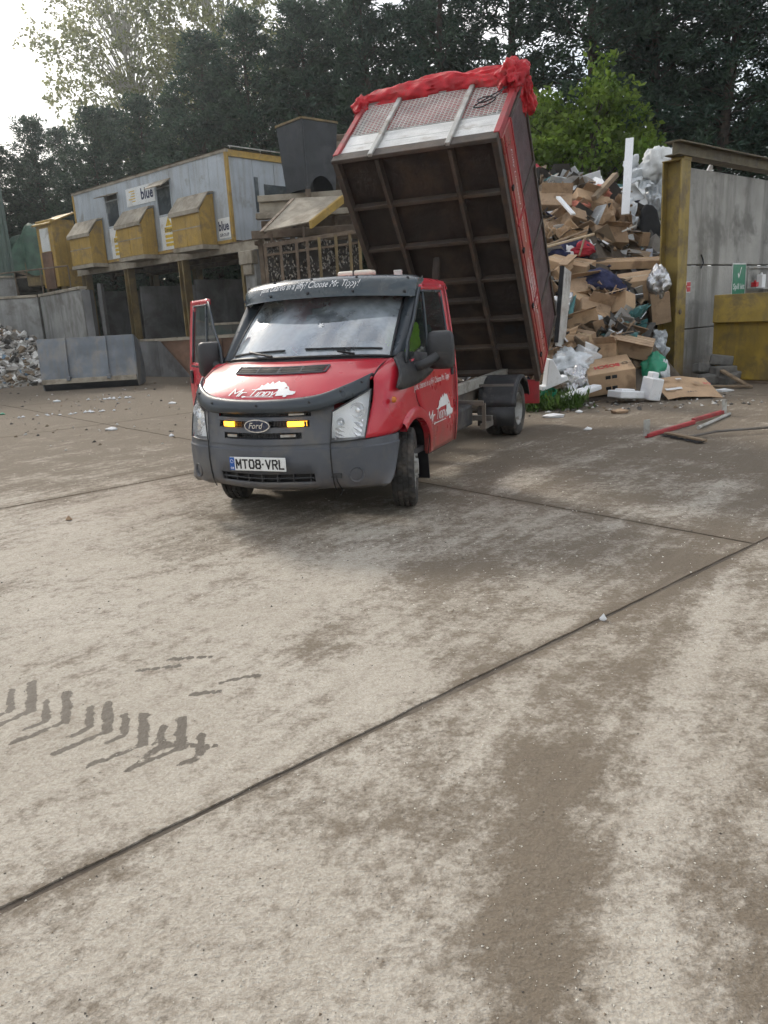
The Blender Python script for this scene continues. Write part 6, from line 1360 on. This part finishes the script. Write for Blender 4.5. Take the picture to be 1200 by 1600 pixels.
crumple('white_board', 'white board between the fabric roll and the foil lined box', 'board', (988, 422), Yp((988, 422), .1), .4, .25, (1.2, .1, .1), m_foam, 1.7, .03, 4)
crumple('white_board', 'small white card standing under the poles', 'board', (891, 395), Yp((891, 395), .4), .16, .28, (1.4, .1, .1), m_foam, 2.7, .02, 4)
rn = random.Random(23)
for px, lab in (((862, 322), 'cardboard box beside the truck cage near the pile ridge'), ((893, 345), 'cardboard box under the short white trim on the upper pile'), ((915, 318), 'cardboard box just below the orange rags on the ridge'), ((948, 372), 'cardboard box in the dark hollow left of the black seat back'), ((985, 372), 'small cardboard box at the foot of the black seat back'), ((905, 455), 'cardboard box below the small square box, left of the navy roll'), ((925, 485), 'cardboard box lying on the long sloping box'), ((960, 478), 'square cardboard box above the teal bag'), ((870, 425), 'cardboard box wedged behind the top of the grey panel'), ((985, 540), 'cardboard box behind the green bag at the pile foot'), ((945, 545), 'cardboard box just behind the large lettered appliance box'), ((905, 500), 'cardboard box above the crushed box, right of the grey panel')):
    Y_ = on_pile(px)-.25; c = at(px, Y_); d = (rn.uniform(.45, .85), rn.uniform(.3, .5), rn.uniform(.2, .4)); KEEP.append((c, .30))
    bx_o = empty('cardboard_box', tuple(c), 0, lab, 'box', 'half-buried boxes in the waste pile'); bx_o.rotation_euler = (rn.uniform(-.7, .2), rn.uniform(-.5, .5), rn.uniform(-1.2, 1.2))
    b = MB(); b.box((0, 0, 0), d); b.build('carton_body', rn.choice([m_card, m_cardd]), bx_o, bevel=.008)
    b = MB(); b.box((0, 0, d[2]/2+.002), (d[0], .05, .003)); b.build('tape_strip', m_tape, bx_o)
    b = MB(); b.box((d[0]*.1, -d[1]/2-.09, d[2]/2), (d[0]*.8, .2, .008), rotm(rn.uniform(-.7, .5), 0, 0)); b.build('flap', m_cardd, bx_o)
# loose scraps filling the heap
scr = [m_cardd, m_wood, m_bit[3], m_bit[0], m_foam, m_film, m_bit[2], m_redc, m_bluef, m_teal]
b = MB(); N1, N2 = 60, 50
b.grid([[(x, y, max(-.05, mound(x, y))+.16*ffn((x, y, 2.), 1.6, 4)*min(1, max(0, mound(x, y)))) for x in np.linspace(.6, 9.5, N1)] for y in np.linspace(12.6, 22., N2)], flip=True)
rn = random.Random(17); k = 0; NRM = np.array([0, -.61, .79])
while k < 2700:
    x, y = (rn.uniform(1.6, 8.3), rn.uniform(12.9, 21.)) if k < 1900 else ((rn.uniform(2.4, 6.6), rn.uniform(13.3, 16.)) if k < 2450 else (rn.uniform(3.9, 6.1), rn.uniform(13.3, 15.6)))
    z = mound(x, y)
    sd0 = (x-WP[0])*WN[0]+(y-WP[1])*WN[1]
    pz = np.array([x, y, z]); hid = False
    for kc, kr in KEEP:
        vv = pz-kc; tt = min(max(vv@NRM, 0), .9)
        if np.linalg.norm(vv-NRM*tt) < kr: hid = True; break
    if hid or z < -.02 or z > 5 or (sd0 < .45 and y > 14.8) or sd0 < .1: continue
    k += 1; t_ = rn.random(); mi = 1+rn.choices(range(len(scr)), [5, 3, 6, 3, 2.4, 2.6, 3, .5, .6, .3])[0]
    R = rotm(rn.uniform(-1.1, 1.1), rn.uniform(-1.1, 1.1), rn.uniform(0, 6.28)); zz_ = z+rn.uniform(-.06, .12)
    if t_ < .35: b.box((x, y, zz_), (rn.uniform(.2, .75), rn.uniform(.15, .5), rn.uniform(.008, .02)), R, mi)
    elif t_ < .55: b.box((x, y, zz_), (rn.uniform(.3, 1.0), rn.uniform(.02, .07), rn.uniform(.02, .05)), rotm(rn.uniform(-.7, .3), rn.uniform(-.4, .4), rn.uniform(0, 6.28)), mi if mi in (2, 3, 4, 7) else 2)
    elif t_ < .8:   # crumpled flake
        c = np.array([x, y, zz_]); s_ = rn.uniform(.12, .42); V = [c+R@(np.array([math.cos(a), math.sin(a), rn.uniform(-.45, .45)])*s_*rn.uniform(.6, 1.2)) for a in np.arange(0, 6.28, .9)]; b.add([c+R@np.array([0, 0, .3*s_])]+V, [(0, i+1, (i+1) % len(V)+1) for i in range(len(V))], mi)
    else: chip(b, x, y, zz_, rn.uniform(.05, .16), rn, mi, 1.)
tag(b.build('waste_pile', [m_dirt]+scr), 'tall heap of mixed waste scraps behind the tipped truck body', 'heap', kind='stuff')
# the grey panel leaning by the truck cage
A, B = at((869, 540), 13.6), at((879, 416), 13.7); pn = MB(); ax = unit(B-A); sd_ = unit(np.cross(ax, np.array([.35, 1., 0]))); nn = np.cross(ax, sd_); L = np.linalg.norm(B-A)
R = np.stack([unit(np.array([.42, .9, 0])-ax*(np.array([.42, .9, 0])@ax)), np.cross(ax, unit(np.array([.42, .9, 0])-ax*(np.array([.42, .9, 0])@ax))), ax], 1)
gp = empty('leaning_panel', tuple(A), 0, 'grey panel with dark edge leaning between the truck cage and the pile', 'panel'); gp.rotation_mode = 'QUATERNION'; gp.rotation_quaternion = Matrix(R.tolist()).to_quaternion()
b = MB(); b.b2((0, -.02, 0), (.7, .02, L)); b.build('panel_sheet', m_alu, gp); b = MB(); b.b2((-.05, -.035, .05), (0, .035, L)); b.build('edge_profile', m_ink, gp)
# polystyrene at the foot
def foam(label, px, Y, d, rot):
    p = at(px, Y); b = MB(); b.box((0, 0, 0), d); b.box((0, d[1]*.1, d[2]*.5), (d[0]*.6, d[1]*.5, d[2]*.5)); tag(b.build('polystyrene_block', m_foam, bevel=.015, loc=(p[0], p[1], max(p[2], .06)), rot=rot), label, 'polystyrene', 'white polystyrene at the pile foot')
foam('flat white polystyrene slab under the appliance box', (978, 616), 12.95, (.5, .35, .12), (0, .1, .4))
foam('upright white polystyrene block at the right end of the appliance box', (1018, 607), 12.9, (.22, .30, .36), (.1, .15, .3))
foam('long white polystyrene edge strip lying left of the appliance box', (905, 614), 12.8, (.75, .22, .08), (0, -.2, .35))
foam('white polystyrene block behind the appliance box', (915, 560), 14.0, (.4, .3, .35), (.3, .4, .3))
foam('white polystyrene corner beside the crushed box', (880, 552), 14.1, (.25, .2, .2), (.5, .4, .1))
# white pedestal shaped moulding by the truck tail
p = at((861, 588), 12.75); b = MB(); pr_ = [(-.20, -.20), (.27, -.10), (.25, -.02), (.15, -.03), (.02, .28), (-.05, .30), (-.13, -.13), (-.2, -.12)]; b.prism(pr_, lambda u, v: (u, -.09, v), lambda u, v: (u, .09, v)); tag(b.build('plastic_moulding', m_foam, bevel=.015, seg=2, loc=tuple(p), rot=(.1, -.1, .2)), 'white moulded plastic stand tipped over beside the truck tail', 'moulding')
p = at((856, 608), 12.75); b = MB(); b.lathe([(.0, -.1), (.11, -.1), (.13, .1), (.12, .1), (.1, -.08)], (0, 0, 0), (0, 0, 1), 18); tag(b.build('green_tub', m_greenp, smooth=True, loc=(p[0], p[1], .22), rot=(.3, .2, 0)), 'small green tub under the white moulding', 'tub')
# flat printed cardboard on the ground
A = gnd((1044, 627)); cf = empty('cardboard_sheet', (A[0], A[1], .03), R_(6), 'flat printed cardboard sheet lying on the ground below the post', 'cardboard'); cf.rotation_euler = (R_(22), 0, R_(4))
b = MB(); b.grid([[(x, y, .02*math.sin(x*4)+.03*ffn((x, y, 0), 1.5, 2)) for x in np.linspace(0, .95, 10)] for y in np.linspace(0, .72, 8)]); b.build('sheet', m_card, cf, solid=.008, out=(0, 0, 1))
b = MB(); f_ = lambda x, y: (x, y, .035+.02*math.sin(x*4)); 
for x, y, w_, h2 in ((.10, .30, .16, .04), (.14, .55, .10, .03), (.34, .52, .10, .03), (.10, .20, .12, .03), (.62, .40, .10, .08)): b.add([f_(x, y), f_(x+w_, y), f_(x+w_, y+h2), f_(x, y+h2)], [(0, 1, 2, 3)])
b.build('faint_print', m_cardd, cf, stuff=True)
b = MB(); b.add([f_(.06, .24), f_(.34, .24), f_(.34, .31), f_(.06, .31)], [(0, 1, 2, 3)]); b.add([f_(.36, .58), f_(.46, .58), f_(.46, .62), f_(.36, .62)], [(0, 1, 2, 3)]); b.build('paper_label', m_sign, cf, stuff=True)
b = MB(); add_text(b, 'BO', lambda u, v: f_(.78+u, .38+v), width=.13, bold=.02, height=.08); b.build('lettering', m_redp, cf, stuff=True)
b = MB(); add_text(b, '2411', lambda u, v: f_(.36+u, .10+v), width=.16, bold=.02, height=.05); b.build('number', m_ink, cf, stuff=True)
# weeds by the truck tail
b = MB(); rs = np.random.RandomState(4); O = np.stack([rs.uniform(2.35, 3.3, 260), rs.uniform(12.35, 12.95, 260), rs.uniform(.0, .12, 260)], 1); Q = blades(rs, O, np.tile([[0, 0, 1.]], (260, 1)), 5, .16, .03, .5); o = bpy.data.objects.new('weeds', quads_mesh('weeds', Q, m_weed)); COL.objects.link(o); tag(o, 'low green weeds growing at the pile foot by the truck tail', 'weeds', kind='stuff')
# ------------------------------------------------------------------ things on the yard floor
def fl(px, z=0.): return gnd(px, z)
fr_ = empty('red_barrier', (0, 0, 0), 0, 'red metal barrier rail with end brackets lying on the ground', 'barrier')
A, B = fl((1010, 681), .03), fl((1131, 646), .03); mid_ = lerp(A, B, .58)
b = MB(); b.bar(A, mid_, .05, .05); b.build('rail', m_redf, fr_, bevel=.006); b = MB(); b.bar(mid_+np.array([0, .03, .02]), B+np.array([0, .03, .02]), .055, .055); b.build('rail', m_redf, fr_, bevel=.006)
for p in (A, B): b = MB(); b.box(p+np.array([0, 0, .10]), (.10, .012, .2), rotm(0, 0, .5)); b.build('end_bracket', m_galv, fr_)
stick('steel_tube', (1091, 671), fl((1091, 671))[1], (1140, 649), fl((1140, 649))[1], .045, .045, m_galv, 'silver steel tube lying beside the red barrier rail', 'tube', round_=True)
br = empty('yard_broom', (0, 0, 0), 0, 'black yard broom lying on the ground with a long dark handle', 'broom')
A, B = fl((1041, 677), .03), fl((1101, 689), .03); b = MB(); b.bar(A, B, .07, .035); b.build('broom_head', m_wood, br)
b = MB(); d = unit(B-A); sdv = np.cross(d, [0, 0, 1]); rn = random.Random(2)
for k in range(200): q = lerp(A, B, rn.random())+sdv*rn.uniform(-.03, .03); b.bar(q, q+sdv*rn.uniform(.02, .10)+np.array([0, 0, -.015]), .008, .004)
b.build('bristles', m_ink, br, stuff=True)
b = MB(); b.tube([lerp(A, B, .55), fl((1120, 674), .06), fl((1215, 667), .06)], .016, 6); b.build('handle', m_frame, br)
# litter
LIT = [((175, 672), .22, 'white torn paper lying on the dirt left of the truck'), ((90, 628), .2, 'pale blue and white wrapper left below the loader bucket'), ((170, 624), .22, 'small scatter of white foam below the loader bucket'), ((80, 650), .30, 'white broken plate fragments on the dirt at the left'), ((148, 645), .2, 'pale scrap of packaging on the dirt at the left'), ((4, 648), .16, 'green scrap of plastic at the left edge'), ((268, 631), .18, 'white scrap on the dirt beside the truck door'), ((268, 682), .1, 'small white pebble sized scrap near the headlight'), ((943, 970), .035, 'single white chip lying on the concrete joint'), ((970, 645), .35, 'flattened brown cardboard piece on the ground before the pile'), ((905, 645), .12, 'white scrap at the pile foot near the weeds'), ((865, 652), .3, 'thin white strip on the ground beside the rear wheel'), ((1132, 612), .28, 'white plastic strip in front of the flat cardboard'), ((108, 813), .06, 'small brown lump on the concrete at the left'), ((918, 672), .1, 'pale chip on the ground behind the barrier')]
for k, (px, s_, lab) in enumerate(LIT):
    p = fl(px); b = MB(); rn = random.Random(k+40); rs = np.random.RandomState(k)
    m_ = m_cardd if 'brown' in lab else (m_greenp if 'green' in lab else (m_film if 'blue' in lab else m_foam))
    if 'scatter' in lab or 'fragments' in lab or 'packaging' in lab:
        for j in range(14): chip(b, p[0]+rn.gauss(0, s_), p[1]+rn.gauss(0, s_*.4), .02, rn.uniform(.02, .07), rn)
    else:
        n_ = 9; ring = [(s_*.5*math.cos(a)*rn.uniform(.6, 1.3), s_*.35*math.sin(a)*rn.uniform(.6, 1.3)) for a in np.linspace(0, 6.28, n_+1)[:-1]]
        b.add([(p[0], p[1], .04+s_*.08)]+[(p[0]+x, p[1]+y, .012+rn.uniform(0, s_*.12)) for x, y in ring]+[(p[0]+x*.9, p[1]+y*.9, .004) for x, y in ring], [(0, i+1, (i+1) % n_+1) for i in range(n_)]+[(i+1, n_+i+1, n_+(i+1) % n_+1, (i+1) % n_+1) for i in range(n_)])
    tag(b.build('litter', m_), lab, 'litter', 'litter on the yard floor')
b = MB(); rn = random.Random(77)
for k in range(700):
    Y = rn.uniform(11, 24); X = rn.uniform(-.5, .0)*Y if rn.random() < .6 else rn.uniform(1.8, 6)
    if X > 1.8: Y = rn.uniform(11.8, 13.4)
    chip(b, X, Y, .008, rn.choice([.01, .015, .02, .03, .045]), rn, rn.choices([0, 1, 2, 3], [2, 1, 2, 2])[0])
tag(b.build('scattered_debris', [m_bit[1], m_bit[0], m_bit[2], m_bit[3]]), 'small scattered debris over the far side of the yard', 'debris', kind='stuff')

# ------------------------------------------------------------------ thin haze volume added in place of lens glare
HZD = .0009
b = MB(); b.b2((-420, -220, -1.2), (420, 720, 34.)); hz = b.build('haze', None)
hz.data.materials.clear(); hm = bpy.data.materials.new('glare_haze'); hm.use_nodes = True; nt = hm.node_tree; nt.nodes.remove(nt.nodes['Principled BSDF'])
pv = nt.nodes.new('ShaderNodeVolumePrincipled'); pv.inputs['Color'].default_value = (.86, .94, 1, 1); pv.inputs['Density'].default_value = HZD; pv.inputs['Anisotropy'].default_value = .78
nt.links.new(pv.outputs[0], nt.nodes['Material Output'].inputs['Volume']); hz.data.materials.append(hm); hz['kind'] = 'stuff'; hz['label'] = 'thin haze added over the yard for a backlit glare'; hz['category'] = 'haze'
